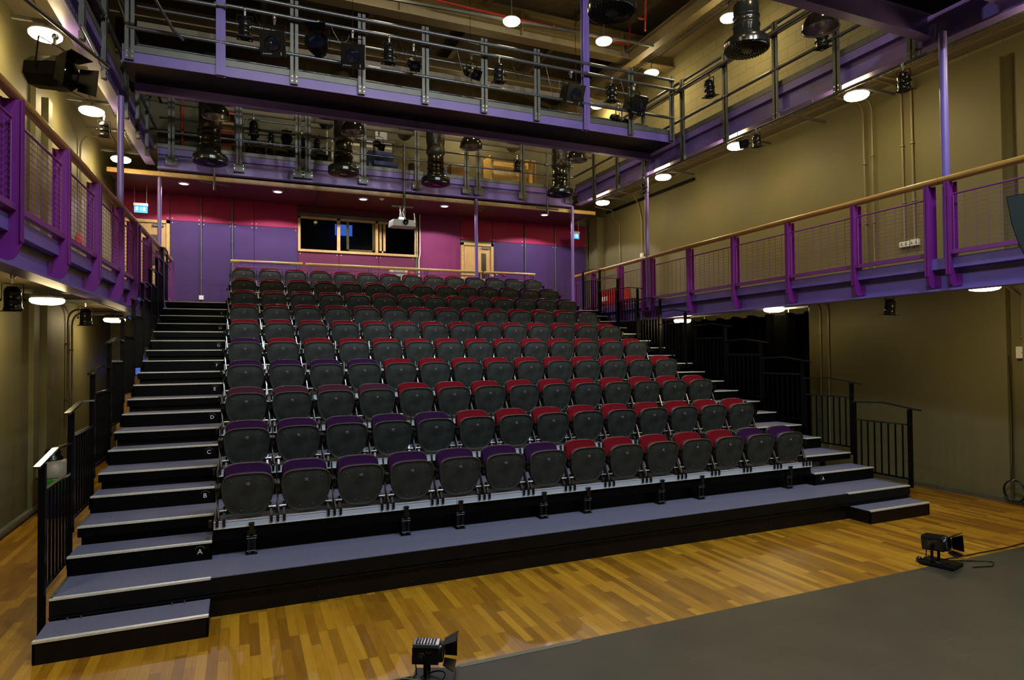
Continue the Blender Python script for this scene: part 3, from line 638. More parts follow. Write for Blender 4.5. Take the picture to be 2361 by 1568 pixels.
# half-height aisle steps with row letters
for side in (0, 1):
    for j in range(9):
        z = 0.624 + j*H - H/2; yj = j*D; x0, x1 = ((AX0, SX0-0.01) if side == 0 else (SX1+0.03, AX1-0.0))
        zl = z - H/2
        off = (x0, yj, zl)
        lb = '%s aisle step up to the %s row%s' % (('left', 'right')[side], ROWN[j], ', marked %s' % 'ABCDEFGHI'[j] if side == 0 or j == 0 else '')
        s = thing('aisle_step', lb, 'step', off, 'half height steps in the aisles')
        MB().box(x0+0.003, x1-0.003, yj-0.025, yj+0.33, z-0.012, z).build('carpet_tread', 'carpet', s, off=off)
        m = MB(); m.box(x0, x1, yj-0.025, yj-0.010, zl+0.004, z-0.008); m.box(x0, x0+0.015, yj-0.025, yj+0.33, zl, z-0.008); m.box(x1-0.015, x1, yj-0.025, yj+0.33, zl, z-0.008)
        m.build('body', 'black_steel', s, off=off)
        m = MB(); nosing(m, x0, x1, yj-0.027, z); m.build('nosing', 'nosing_bright', s, off=off)
        m = MB()
        for dx in (0.05, (x1-x0)*0.5, x1-x0-0.05): m.cyl((x0+dx, yj-0.025, z-0.05), (x0+dx, yj-0.029, z-0.05), 0.006, 8)
        m.build('screws', 'black_gloss', s, off=off)
        if side == 0 or j == 0:
            lx = (x1-x0-0.095) if side == 0 else 0.16
            if side == 0: lx -= 0.0
            text_obj('ABCDEFGHI'[j], 0.062, 'white_text', s, (lx, -0.027, H/2-0.078), (PI/2, 0, 0), 'row_letter')
            m = MB(); pts = [(lx+0.045*math.cos(a), -0.027, H/2-0.075+0.045*math.sin(a)) for a in [math.radians(d) for d in (range(25, 150, 15) if side == 0 else range(110, 240, 15))]]
            m.tube(pts, 0.0025, 6); m.build('letter_ring', 'galv', s)
# stage-side latch brackets between nosing and carpet
for i, x in enumerate((0.03, 1.43, 1.99, 2.93, 3.47, 4.46, 5.04, 6.46)):
    off = (x, 0.0, 0.313)
    s = thing('latch_bracket', 'black latch bracket on the front platform, %s from the left' % ORD[i], 'bracket', off, 'latch brackets under the front nosing')
    m = MB(); m.box(x-0.05, x+0.05, -0.03, 0.09, 0.313, 0.318); m.build('base_plate', 'black_gloss', s, off=off)
    m = MB(); m.box(x-0.036, x-0.018, -0.015, 0.045, 0.318, 0.53); m.box(x+0.018, x+0.036, -0.015, 0.045, 0.318, 0.53); m.box(x-0.02, x+0.02, 0.02, 0.045, 0.318, 0.50); m.box(x-0.02, x+0.02, -0.045, -0.02, 0.50, 0.60); m.box(x-0.024, x+0.024, -0.05, 0.0, 0.585, 0.60)
    m.build('arm', 'black_gloss', s, off=off)
    m = MB()
    for z in (0.345, 0.455, 0.475): m.cyl((x-0.042, -0.02, z), (x+0.042, -0.02, z), 0.005, 8)
    m.cyl((x-0.018, -0.02, 0.34), (x-0.018, -0.03, 0.34), 0.010, 8); m.cyl((x+0.04, -0.02, 0.34), (x+0.04, -0.035, 0.34), 0.012, 8)
    m.build('pins', 'galv_pipe', s, off=off)
# ---- seats
def outline(n=40, W=0.218, zt=0.41, zb=0.02):
    """shield outline (x, z) of the tipped-up seat pan"""
    pts = []
    keys = [(0.0, zt), (0.10, zt-0.003), (0.155, zt-0.014), (0.190, zt-0.034), (0.208, zt-0.064), (0.215, zt-0.11), (0.2155, zt-0.16), (0.210, zt-0.21), (0.197, zt-0.26), (0.174, zt-0.31), (0.148, zt-0.35), (0.105, zt-0.378), (0.055, zt-0.387), (0.0, zt-0.390)]
    right = [Vector((x*W/0.215, z)) for x, z in keys]
    full = right + [Vector((-p.x, p.y)) for p in right[-2:0:-1]]
    # Catmull-Rom resample
    out = []; N = len(full)
    for i in range(N):
        p0, p1, p2, p3 = full[i-1], full[i], full[(i+1) % N], full[(i+2) % N]
        for t in (0.0, 0.5):
            out.append(0.5*((2*p1)+(p2-p0)*t+(2*p0-5*p1+4*p2-p3)*t*t+(3*p1-p0-3*p2+p3)*t**3))
    return out
def lean(z): return -0.020 + (0.40-z)*0.13       # y of the pan front at height z
def loft(rings, cap_start=None, cap_end=None, smooth=True):
    mb = MB(); n = len(rings[0]); vs = [p for r in rings for p in r]
    fs = [(i*n+k, i*n+(k+1) % n, (i+1)*n+(k+1) % n, (i+1)*n+k) for i in range(len(rings)-1) for k in range(n)]
    mb.add(vs, fs, smooth)
    for ring, c, rev in ((0, cap_start, True), (len(rings)-1, cap_end, False)):
        if c is not None:
            vv = rings[ring] + [c]; ff = [(k, (k+1) % n, n) if not rev else ((k+1) % n, k, n) for k in range(n)]
            mb.add(vv, ff, True)
    return mb
OUT = outline(); CX, CZ = 0.0, 0.235
def ring(sc, dy, sx=None, dz=0.0, base=lean):
    sx = sc if sx is None else sx
    return [(CX+p.x*sx, base(CZ+(p.y-CZ)*sc)+dy, CZ+(p.y-CZ)*sc+dz) for p in OUT]
def seat_proto(fab, arm_right=False):
    s = bpy.data.objects.new('theatre_seat', None); COL.objects.link(s)
    def done(mb, nm, mt, par=s, lb=None):
        o = mb.build(nm, mt, par, lb); return o
    pan = loft([ring(0.97, 0.045), ring(1.0, 0.03), ring(1.0, 0.012), ring(0.985, 0.003), ring(0.965, 0.004), ring(0.94, 0.010), ring(0.80, 0.006), ring(0.5, 0.001)], cap_start=(0, lean(CZ)+0.045, CZ), cap_end=(0, lean(CZ)-0.001, CZ))
    p = done(pan, 'seat_pan', 'plastic_pan'); fix_normals(p)
    rim = MB(); top = [q for q in OUT if q.y > 0.24]
    top = sorted(top, key=lambda q: math.atan2(q.x, q.y-0.235))
    rim.tube([(q.x*0.985, lean(q.y)+0.006, CZ+(q.y-CZ)*0.985) for q in top], 0.0065, 7); q2 = [(q.x*0.975, lean(q.y)+0.008, CZ+(q.y-CZ)*0.975) for q in OUT]; rim.tube(q2+[q2[0]], 0.0045, 6); done(rim, 'rim', 'plastic_rim', p)
    k = MB(); k.cyl((0, lean(0.311)+0.004, 0.311), (0, lean(0.311)-0.004, 0.311), 0.019, 16, 0.017); k.cyl((0, lean(0.311)-0.004, 0.311), (0, lean(0.311)-0.010, 0.311), 0.012, 12, 0.007)
    for x, z in ((-0.055, 0.075), (0.065, 0.08), (-0.14, 0.345), (0, 0.352), (0.14, 0.345)): k.cyl((x, lean(z)+0.006, z), (x, lean(z)-0.004, z), 0.005, 8)
    done(k, 'screws', 'knob_grey', p)
    cu = loft([ring(0.93, 0.046), ring(0.965, 0.055, dz=0.006), ring(0.965, 0.08, dz=0.006), ring(0.90, 0.10)], cap_start=(0, lean(CZ)+0.046, CZ), cap_end=(0, lean(CZ)+0.105, CZ))
    o = done(cu, 'seat_cushion', fab); fix_normals(o)
    bl = lambda z: 0.150 + (z-0.25)*0.16
    def br(sc, dy, sx, zt=0.464, zb=0.15):
        r = []
        for q in OUT:
            t = (q.y-0.02)/0.38; z = zb+(zt-zb)*t; z = (zt+zb)/2+(z-(zt+zb)/2)*sc; r.append((q.x*sx, bl(z)+dy, z))
        return r
    bk = loft([br(0.90, -0.004, 0.80), br(0.96, -0.010, 0.87), br(0.985, 0.006, 0.895), br(0.985, 0.035, 0.895)], cap_start=(0, bl(0.32)-0.008, 0.32))
    o = done(bk, 'backrest', fab); fix_normals(o)
    sh = loft([br(0.99, 0.018, 0.915), br(1.0, 0.022, 0.935), br(1.0, 0.045, 0.93), br(0.9, 0.062, 0.84)], cap_end=(0, bl(0.32)+0.065, 0.32))
    o = done(sh, 'back_shell', 'shell_black'); fix_normals(o)
    sides = (-1, 1) if arm_right else (-1,)
    for sd in sides:
        x = 0.25*sd
        a = MB(); a.box(x-0.022, x+0.022, -0.03, 0.20, 0.286, 0.302); a.box(x-0.018, x+0.018, -0.015, 0.06, 0.225, 0.286); a.box(x-0.006, x+0.006, 0.0, 0.20, 0.20, 0.29)
        done(a, 'armrest', 'black_gloss')
        l = MB(); l.bar((x, 0.03, 0.0), (x, 0.13, 0.29), 0.016, 0.05); l.bar((x, 0.02, 0.005), (x, 0.30, 0.005), 0.03, 0.012); l.bar((x-0.0, 0.16, 0.27), (x, 0.20, 0.42), 0.012, 0.04)
        done(l, 'support_leg', 'black_gloss')
        st = MB(); st.bar((x+0.012, -0.004, 0.03), (x-0.014, 0.05, 0.24), 0.009, 0.014); done(st, 'strut', 'bright_steel')
    hg = MB()
    for x in (-0.205, 0.205): hg.cyl((x-0.03, 0.035, 0.085), (x+0.03, 0.035, 0.085), 0.009, 8)
    done(hg, 'hinge_pin', 'bright_steel')
    h2 = MB()
    for x in (-0.195, 0.195): h2.bar((x, 0.02, 0.0), (x, 0.08, 0.11), 0.02, 0.03)
    h2.cyl((-0.23, 0.07, 0.06), (0.23, 0.07, 0.06), 0.02, 10)
    done(h2, 'hinge_frame', 'black_gloss')
    for dx in (-0.055, 0.0, 0.055):
        for sd in sides:
            c = MB(); x = 0.25*sd+dx; c.box(x-0.012, x+0.012, -0.032, -0.018, -0.04, 0.006); c.box(x-0.012, x+0.012, -0.032, 0.03, 0.006, 0.018); c.cyl((x, -0.032, -0.002), (x, -0.037, -0.002), 0.005, 8)
            done(c, 'rail_clamp', 'black_gloss')
    return s
PROTO = {}
used = set()
def seat_colour(j, i):
    pur = {0: (0,1,2,3,4,5,6,12,13), 1: (0,1,2,3,4), 3: (0,1,2,3), 4: (0,), 6: (13,), 7: (11,12,13), 8: (10,11,12,13), 9: (10,11,12,13)}
    mar = {2: (0,1,2,3)}
    if i in pur.get(j, ()): return 'purple'
    if i in mar.get(j, ()): return 'maroon'
    return 'red'
for c in ('purple', 'red', 'maroon'):
    for e in (False, True): PROTO[(c, e)] = None
WHERE = ['at the left end'] + ['%s from the left' % ORD[k] for k in range(1, 13)] + ['at the right end']
for j in range(10):
    for i in range(14):
        c = seat_colour(j, i); e = (i == 13); key = (c, e)
        if PROTO[key] is None:
            PROTO[key] = seat_proto('fabric_'+c, e); s = PROTO[key]
        else: s = copy_tree(PROTO[key])
        s.location = (i*0.5, j*D, 0.624+j*H+0.002)
        tag(s, 'folded %s seat %s of the %s row' % ({'purple': 'purple', 'red': 'red', 'maroon': 'dark red'}[c], WHERE[i], ROWN[j]), 'seat', 'tip-up theatre seats')
# ---- guard rails along both stairs
def guard(side, j):
    x = -1.40 if side == 0 else (8.06 if j < 5 else xR(-0.52+j*D)-0.10); zb = 0.313+j*H; y0 = -0.52+j*D; y1 = y0+0.84; off = (x, y0, zb)
    s = thing('guard_rail', 'black stair guard rail panel beside the %s aisle, %s up from the floor' % (('left','right')[side], ORD[j]), 'railing', off, 'guard rails beside the stairs')
    m = MB(); m.box(x-0.022, x+0.022, y0-0.022, y0+0.022, zb-(0.30 if (j == 0 and side == 0) else 0.04), zb+0.99); m.build('post', 'black_steel', s, off=off)
    m = MB(); m.box(x-0.018, x+0.018, y1-0.04, y1, zb-0.02, zb+1.03); m.build('post', 'black_steel', s, off=off)
    h = MB(); pts = [(x, y0-0.15, zb+0.985), (x, y0+0.36, zb+1.055), (x, y1, zb+1.035)]
    for a, b in zip(pts[:-1], pts[1:]): h.bar(a, b, 0.042, 0.018)
    h.build('handrail', 'handrail_black', s, off=off)
    m = MB(); m.box(x-0.014, x+0.014, y0, y1, zb+0.775, zb+0.795); m.build('mid_rail', 'handrail_black', s, off=off)
    m = MB(); m.box(x-0.014, x+0.014, y0, y1, zb+0.06, zb+0.08); m.build('bottom_rail', 'black_steel', s, off=off)
    for k in range(1, 8):
        y = y0+(y1-y0-0.02)*k/8; m = MB(); m.box(x-0.008, x+0.008, y-0.008, y+0.008, zb+0.08, zb+0.775); m.build('baluster', 'black_steel', s, off=off)
for side in (0, 1):
    for j in range(10): guard(side, j)
# ---- black curtain below the right balcony
off = (8.42, 4.2, 0); cu = thing('stage_curtain', 'tall black pleated curtain hanging below the right balcony', 'curtain', off)
m = MB(); n = 260; ya, yb = 1.38, 8.6; vs = []; zt = []
for k in range(n+1):
    y = ya+(yb-ya)*k/n; w = 0.05*math.sin(y*2*PI/0.21)+0.02*math.sin(y*2*PI/0.57); sag = 0.045*abs(math.sin(PI*(y-ya)/0.42))
    vs += [(8.42+w*1.1, y, 0.03), (8.42+w, y, 2.74-sag)]
m.add(vs, [(2*k, 2*k+2, 2*k+3, 2*k+1) for k in range(n)], True); o = m.build('cloth', 'curtain_black', cu, off=off)
sd = o.modifiers.new('s', 'SOLIDIFY'); sd.thickness = 0.006
m = MB(); m.box(8.40, 8.44, ya, yb, 2.79, 2.82)
m.build('track', 'galv', cu, off=off)
m = MB(); y = ya
while y < yb: m.box(8.415, 8.425, y-0.008, y+0.008, 2.72, 2.80); y += 0.42
m.build('hooks', 'galv', cu, off=off)
# ================================================================ LAMPS AND HANGING THINGS
def bulkhead(x, y, z, lb, grp, tilt=None, gm=None):
    """round opal bulkhead lamp hung below a slotted steel channel"""
    off = (x, y, z); s = thing('bulkhead_lamp', lb, 'lamp', off, grp)
    R = tilt
    g = MB(); g.lathe([(0.0, -0.045), (0.09, -0.043), (0.145, -0.03), (0.165, -0.01), (0.168, 0.015), (0.16, 0.022)], (x, y, z), 28); o = g.build('opal_cover', 'lamp_glass_low' if z < 3 else 'lamp_glass', s, off=off); fix_normals(o)
    b = MB(); b.lathe([(0.16, 0.022), (0.155, 0.045), (0.05, 0.05), (0.0, 0.05)], (x, y, z), 28); b.build('back_plate', 'white_plastic', s, off=off)
    c = MB(); c.cyl((x, y, z+0.05), (x, y, z+0.14 if z < 8 else (9.24 if x > 8.5 else 9.79)), 0.01, 6); c.build('stem', 'galv', s, off=off)
    return s
G = 'round bulkhead lamps'
for i, y in enumerate((0.40, 2.88, 5.10, 7.60)):
    bulkhead(8.36, y, 5.87, 'glowing round lamp under the upper right gallery, %s from the stage end' % ORD[i], G)
for i, y in enumerate((2.75, 5.28, 7.90)):
    bulkhead(-2.17, y, 5.87, 'glowing round lamp under the upper left gallery, %s from the stage end' % ORD[i], G)
for i, (y, z) in enumerate(((-1.36, 2.84), (1.95, 2.79), (4.38, 2.72))):
    bulkhead(8.25, y, z, 'glowing round lamp under the right balcony, %s from the stage end' % ORD[i], G)
for i, y in enumerate((2.6, 6.85)):
    bulkhead(-2.1, y, 2.735, 'glowing round lamp under the left balcony, %s from the stage end' % ORD[i], G)
for (x, y, z, lb) in ((4.85, 5.18, 8.62, 'brightest round lamp near the top centre of the ceiling'), (7.0, 5.25, 8.66, 'round ceiling lamp below the large ventilation outlet'), (8.75, 3.45, 8.62, 'small looking round ceiling lamp left of the silver duct'), (8.85, 6.15, 8.66, 'round ceiling lamp far back on the right, above the catwalk corner'), (2.4, 5.2, 8.9, 'round ceiling lamp cut off by the top edge of the view')):
    bulkhead(x, y, z, lb, G)
bulkhead(9.25, 9.3, 9.08, 'small round lamp in the far right corner high above the rear gallery', G)
bulkhead(5.6, 9.55, 8.42, 'added hidden lamp over the storage on the rear gallery, right half', G)  # added lamp hidden by the catwalk, keeps the gallery storage lit
bulkhead(1.4, 9.55, 8.42, 'added hidden lamp over the storage on the rear gallery, left half', G)  # second added lamp out of sight, lights the left storage
for (x, y, lb) in ((0.4, -1.4, 'added unseen lamp over the stage front, left of three'), (3.3, -1.4, 'added unseen lamp over the stage front, middle of three'), (6.4, -1.4, 'added unseen lamp over the stage front, right of three'), (0.4, -6.0, 'added unseen lamp at the far end of the stage, left of three'), (3.3, -6.0, 'added unseen lamp at the far end of the stage, middle of three'), (6.4, -6.0, 'added unseen lamp at the far end of the stage, right of three')):
    bulkhead(x, y, 8.7, lb, G)  # lamps added out of view to light catwalk and seat fronts
# same lamps continue outside the frame toward the stage
for (x, y, z, lb) in ((8.36, -2.2, 5.87, 'upper gallery lamp on the right, over the stage'), (-2.17, 0.1, 5.87, 'upper gallery lamp on the left, over the stage'), (-2.1, -1.7, 2.735, 'lower gallery lamp on the left, beside the stage'), (8.25, -4.7, 2.84, 'lower gallery lamp on the right, beside the stage')):
    bulkhead(x, y, z, lb, G)
def strut_rail(name, a, b, lb, w=0.04, h=0.04):
    m = MB(); m.bar(a, b, w, h); return tag(m.build(name, 'galv'), lb, 'steel channel', 'slotted steel support channels')
strut_rail('support_channel', (-2.6, 6.0, 8.85), (8.3, 5.3, 8.82), 'long slotted channel carrying the ceiling lamps', 0.045, 0.045)
for i, y in enumerate((0.40, 1.65, 2.88, 5.10, 7.60)):
    strut_rail('support_channel', (8.18, y+0.02, 6.03), (9.2, y+0.02, 6.03), 'short slotted channel under the upper right gallery, %s from the stage end' % ORD[i])
for i, y in enumerate((2.75, 4.0, 5.28, 6.6, 7.90)):
    strut_rail('support_channel', (-2.5, y, 6.03), (-1.85, y, 6.03), 'short slotted channel under the upper left gallery, %s from the stage end' % ORD[i])
for i, y in enumerate((2.6, 4.0, 6.85)):
    strut_rail('support_channel', (-2.5, y, 2.84), (-1.75, y, 2.84), 'short slotted channel under the lower left balcony, %s from the stage end' % ORD[i])
# wire cable trays
def tray(x0, x1, y0, y1, z, lb, m_='galv'):
    m = MB()
    for x in (x0, x1): m.bar((x, y0, z), (x, y1, z), 0.006, 0.006); m.bar((x, y0, z+0.05), (x, y1, z+0.05), 0.006, 0.006)
    m.bar(((x0+x1)/2, y0, z), ((x0+x1)/2, y1, z), 0.006, 0.006); y = y0
    while y < y1: m.bar((x0, y, z), (x1, y, z), 0.006, 0.006); m.bar((x0, y, z-0.003), (x0, y, z+0.05), 0.006, 0.006); m.bar((x1, y, z-0.003), (x1, y, z+0.05), 0.006, 0.006); y += 0.12
    for k, dx in enumerate((0.3, 0.5, 0.7)): m.tube([(x0+(x1-x0)*dx+0.01*math.sin(t*1.7+k), y0+(y1-y0)*t/14, z+0.012) for t in range(15)], 0.007, 5)
    tag(m.build('cable_tray', m_), lb, 'cable tray', 'wire cable trays')
tray(8.5, 8.65, -3, 8.4, 6.12, 'wire basket cable tray under the upper right gallery')
tray(-2.0, -1.86, -1, 8.4, 6.12, 'wire basket cable tray under the upper left gallery')
tray(-2.0, -1.85, -1, 8.8, 2.88, 'wire basket cable tray under the lower left balcony')
tray(8.65, 8.85, -1, 8.0, 8.95, 'wire basket cable tray along the high right bay')
m = MB(); m.cyl((8.0, -0.9, 5.87), (8.0, 8.0, 5.87), 0.02, 10)
for y in (-0.8, 0.9, 2.5, 4.4, 6.0, 7.8): m.cyl((8.03, y, 5.87), (8.03, y, 5.97), 0.006, 6)
tag(m.build('lighting_pipe', 'galv_pipe'), 'slung pipe under the upper right gallery edge carrying small lanterns', 'pipe')
# soffit downlights
for i, (x, y, z) in enumerate(SOFFIT_SPOTS):
    off = (x, y, 5.82); s = thing('downlight', 'recessed white downlight in the red soffit, %s from the left' % ORD[i], 'lamp', off, 'downlights in the red soffit')
    g = MB(); g.lathe([(0.0, 5.797), (0.075, 5.799), (0.085, 5.806)], (x, y, 0), 24); o = g.build('diffuser', 'spot_glass', s, off=off)
    r = MB(); r.lathe([(0.085, 5.80), (0.088, 5.792), (0.115, 5.797), (0.118, 5.82)], (x, y, 0), 24); r.build('trim_ring', 'white_plastic', s, off=off)
# smoke detector
m = MB(); m.lathe([(0.0, 5.78), (0.03, 5.782), (0.05, 5.80), (0.055, 5.82)], (3.05, 8.95, 0), 20); tag(m.build('smoke_detector', 'white_plastic', off=(3.05, 8.95, 5.8)), 'small white smoke detector on the red soffit', 'detector')
m = MB(); m.lathe([(0.0, 5.9), (0.03, 5.905), (0.05, 5.93), (0.035, 5.95), (0.06, 5.97), (0.06, 6.02)], (-2.07, 4.1, 0), 20); tag(m.build('smoke_detector', 'white_plastic', off=(-2.07, 4.1, 5.95)), 'pale smoke detector under the upper left gallery', 'detector')
# house light domes, plus the added ones over the stage
def dome(x, y, z, lb, lamp=False):
    off = (x, y, z); s = thing('dome_pendant', lb, 'pendant lamp', off, 'black dome pendants')
    pr = [(0.232*math.cos(a), 0.255*math.sin(a)) for a in [math.radians(d) for d in range(0, 91, 9)]]
    o = MB(); o.lathe([(0.234, -0.006)]+pr, (x, y, z), 36); o.build('shade', 'dome_black', s, off=off)
    i = MB(); i.lathe([(0.229, -0.004)]+[(max(0, r-0.012), h-0.012 if h > 0.02 else h) for r, h in pr], (x, y, z), 36); q = i.build('reflector', 'dome_inner', s, off=off)
    r = MB(); r.tube([(x+0.234*math.cos(2*PI*k/36), y+0.234*math.sin(2*PI*k/36), z-0.003) for k in range(37)], 0.005, 6); r.build('rim', 'black_gloss', s, off=off)
    c = MB(); c.lathe([(0.05, 0.25), (0.05, 0.40), (0.0, 0.40)], (x, y, z), 14); c.cyl((x, y, z+0.40), (x, y, 9.79), 0.005, 6); c.build('lamp_holder', 'black_paint', s, off=off)
    return s
for (x, y, z, lb) in ((-0.46, 6.15, 6.32, 'black dome pendant at the left, in front of the leftmost duct'), (1.93, 6.15, 6.35, 'black dome pendant second from the left, above the control room window'), (4.33, 6.15, 6.36, 'black dome pendant hanging alone, left of the tall wood crate'), (6.82, 6.15, 6.37, 'black dome pendant at the right, beside the last duct of the rear row'), (7.12, -0.05, 6.42, 'large looking black dome pendant high on the right')):
    dome(x, y, z, lb)
for i, (x, y, z) in enumerate(ADDED_DOMES): dome(x, y, z+0.02, 'added unseen dome pendant over the stage, %s from the left' % ORD[i])  # shades for the added fill lamps
# ventilation outlets
def duct(x, y, z, lb, m_='duct_black', r=0.30, foil=True):
    off = (x, y, z); s = thing('ventilation_duct', lb, 'duct', off, 'hanging ventilation outlets')
    R = r
    d = MB(); d.lathe([(R, 0.0), (R+0.004, 0.05), (R+0.002, 0.10), (R*0.93, 0.125), (0.19, 0.135)], (x, y, z), 36); d.build('outlet_ring', m_, s, off=off)
    g = MB(); g.lathe([(0.0, -0.03), (0.1, -0.03), (R*0.7, -0.016), (R*0.93, 0.0), (R*0.985, 0.0)], (x, y, z), 36)
    for q in range(3, 10):
        rr = R*q/10; n = int(6+q*4)
        for k in range(n):
            a = 2*PI*k/n+q*0.3; zz = -0.03+0.03*max(0, (rr/R-0.3))/0.7; g.bar((x+rr*math.cos(a), y+rr*math.sin(a), z+zz-0.006), (x+(rr+0.022)*math.cos(a+0.12), y+(rr+0.022)*math.sin(a+0.12), z+zz-0.006), 0.010, 0.016)
    g.build('grille', 'black_gloss', s, off=off)
    t = MB(); pr = [(0.19, 0.13), (0.19, 0.20), (0.178, 0.205), (0.178, 0.30), (0.172, 0.305), (0.186, 0.31), (0.186, 0.33), (0.172, 0.335), (0.172, 0.43), (0.182, 0.435), (0.182, 0.45), (0.17, 0.455), (0.17, 0.62)]
    t.lathe(pr, (x, y, z), 28); t.build('spiral_duct', m_, s, off=off)
    f = MB(); rn = random.Random(int(x*10)); pr = [(0.172, 0.60), (0.20, 0.64)]; h = 0.7
    top = 9.5-z if y < 3 else 1.75
    while h < top: pr.append((0.19+rn.uniform(-0.014, 0.014), h)); h += 0.09
    f.lathe(pr, (x, y, z), 26)
    if y > 3: f.tube([(x, y+0.0+0.3*(1-math.cos(a)), z+1.70+0.25*math.sin(a)) for a in [k*PI/12 for k in range(7)]]+[(x, y+0.5+0.25*k, z+1.95+0.01*(k % 2)) for k in range(1, 10)], 0.185, 18); f.build('foil_sleeve', 'foil', s, off=off)
duct(-0.57, 6.7, 5.66, 'leftmost hanging round ventilation outlet in the rear row'); duct(1.83, 6.7, 5.71, 'second hanging round ventilation outlet in the rear row, left of the projector')
duct(3.73, 6.7, 5.68, 'third hanging round ventilation outlet in the rear row, right of the projector'); duct(6.68, 6.7, 5.72, 'rightmost hanging round ventilation outlet in the rear row')
duct(4.22, 0.55, 6.36, 'big dark ventilation outlet at the top, directly above a bright lamp', r=0.30)
duct(6.40, 0.55, 6.28, 'shiny silver banded ventilation outlet beside the right gallery', 'duct_silver', 0.30)
# insulated ducts lying along the roof
m = MB(); pts = [(-2.4+0.35*k, 9.45+0.02*math.sin(k*2.1), 8.35+0.02*math.sin(k*1.3)) for k in range(16)]; m.tube(pts, 0.26, 20)
tag(m.build('foil_wrapped_duct', 'foil'), 'crumpled foil wrapped duct lying high over the rear gallery', 'duct')
m = MB(); pts = [(-2.25+0.01*math.sin(k*2), -0.5+0.35*k, 7.7+0.02*math.sin(k*1.3)) for k in range(20)]; m.tube(pts, 0.24, 20)
tag(m.build('foil_wrapped_duct', 'foil'), 'crumpled foil wrapped duct above the upper left gallery', 'duct')
# red fire main
m = MB(); m.tube([(3.45, 6.0, 9.7), (3.45, 6.0, 9.32), (3.50, 6.0, 9.22), (3.62, 6.0, 9.2), (8.2, 6.12, 9.2), (8.24, 6.12, 9.24), (8.24, 6.12, 9.7)], 0.024, 10)
for x in (4.2, 5.2, 6.2, 7.2): m.cyl((x-0.03, 6.03, 9.2), (x+0.03, 6.03, 9.2), 0.034, 10)
tag(m.build('fire_pipe', 'red_paint'), 'red fire pipe running below the roof beside the beam', 'pipe')
m = MB(); m.tube([(7.2, 3.9, 9.6), (7.6, 4.6, 9.2), (7.62, 4.62, 8.95), (7.3, 4.4, 8.8)], 0.02, 8); m.tube([(7.62, 4.62, 9.2), (7.66, 4.7, 8.75)], 0.016, 8)
tag(m.build('fire_pipe', 'red_paint'), 'short branching red pipe to the right of the big dark outlet', 'pipe')
# ---------------------------------------------------------------- lanterns
from mathutils import Euler
def place(s, loc, rot):
    s.location = loc; s.rotation_euler = rot
def yoke(s, w, h, m_='black_paint'):
    m = MB(); m.bar((-w, 0, 0), (-w, 0, h), 0.006, 0.02); m.bar((w, 0, 0), (w, 0, h), 0.006, 0.02); m.bar((-w, 0, h), (w, 0, h), 0.02, 0.006); m.cyl((-w-0.02, 0, 0), (-w, 0, 0), 0.018, 8); m.cyl((w, 0, 0), (w+0.02, 0, 0), 0.018, 8)
    return m.build('yoke', m_, s)
def hook(s, h):
    m = MB(); m.box(-0.012, 0.012, -0.015, 0.015, h, h+0.08); m.lathe([(0.022, -0.02), (0.036, -0.02), (0.036, 0.02), (0.022, 0.02)], (0, 0, h+0.10), 14, Matrix.Rotation(PI/2, 3, 'Y')); return m.build('hook_clamp', 'bright_steel', s)
def par_can(tilt=0.0):
    s = bpy.data.objects.new('par_lantern', None); COL.objects.link(s); R = Matrix.Rotation(tilt, 3, 'X')
    b = MB(); b.lathe([(0.0, 0.17), (0.05, 0.165), (0.08, 0.13), (0.088, 0.10), (0.092, 0.095), (0.088, 0.09), (0.09, 0.0), (0.096, -0.005), (0.09, -0.01), (0.092, -0.09), (0.10, -0.095), (0.10, -0.13), (0.088, -0.13), (0.08, -0.02)], (0, 0, 0), 26, R); b.build('can', 'black_gloss', s)
    f = MB(); q = [Vector((x, y, z)) for z in (-0.135, -0.128) for x, y in ((-0.115, -0.115), (0.115, -0.115), (0.115, 0.115), (-0.115, 0.115))]
    for a, b_, c, d in ((-0.115, 0.115, -0.115, -0.09), (-0.115, 0.115, 0.09, 0.115), (-0.115, -0.09, -0.09, 0.09), (0.09, 0.115, -0.09, 0.09)):
        f.hexa([R @ Vector(v) for v in ((a, c, -0.137), (b_, c, -0.137), (b_, d, -0.137), (a, d, -0.137), (a, c, -0.13), (b_, c, -0.13), (b_, d, -0.13), (a, d, -0.13))])
    f.build('filter_frame', 'black_paint', s)
    l = MB(); l.lathe([(0.0, -0.03), (0.05, -0.034), (0.082, -0.03)], (0, 0, 0), 20, R); l.build('lens', 'lens_glass', s)
    yoke(s, 0.11, 0.20); hook(s, 0.20); return s
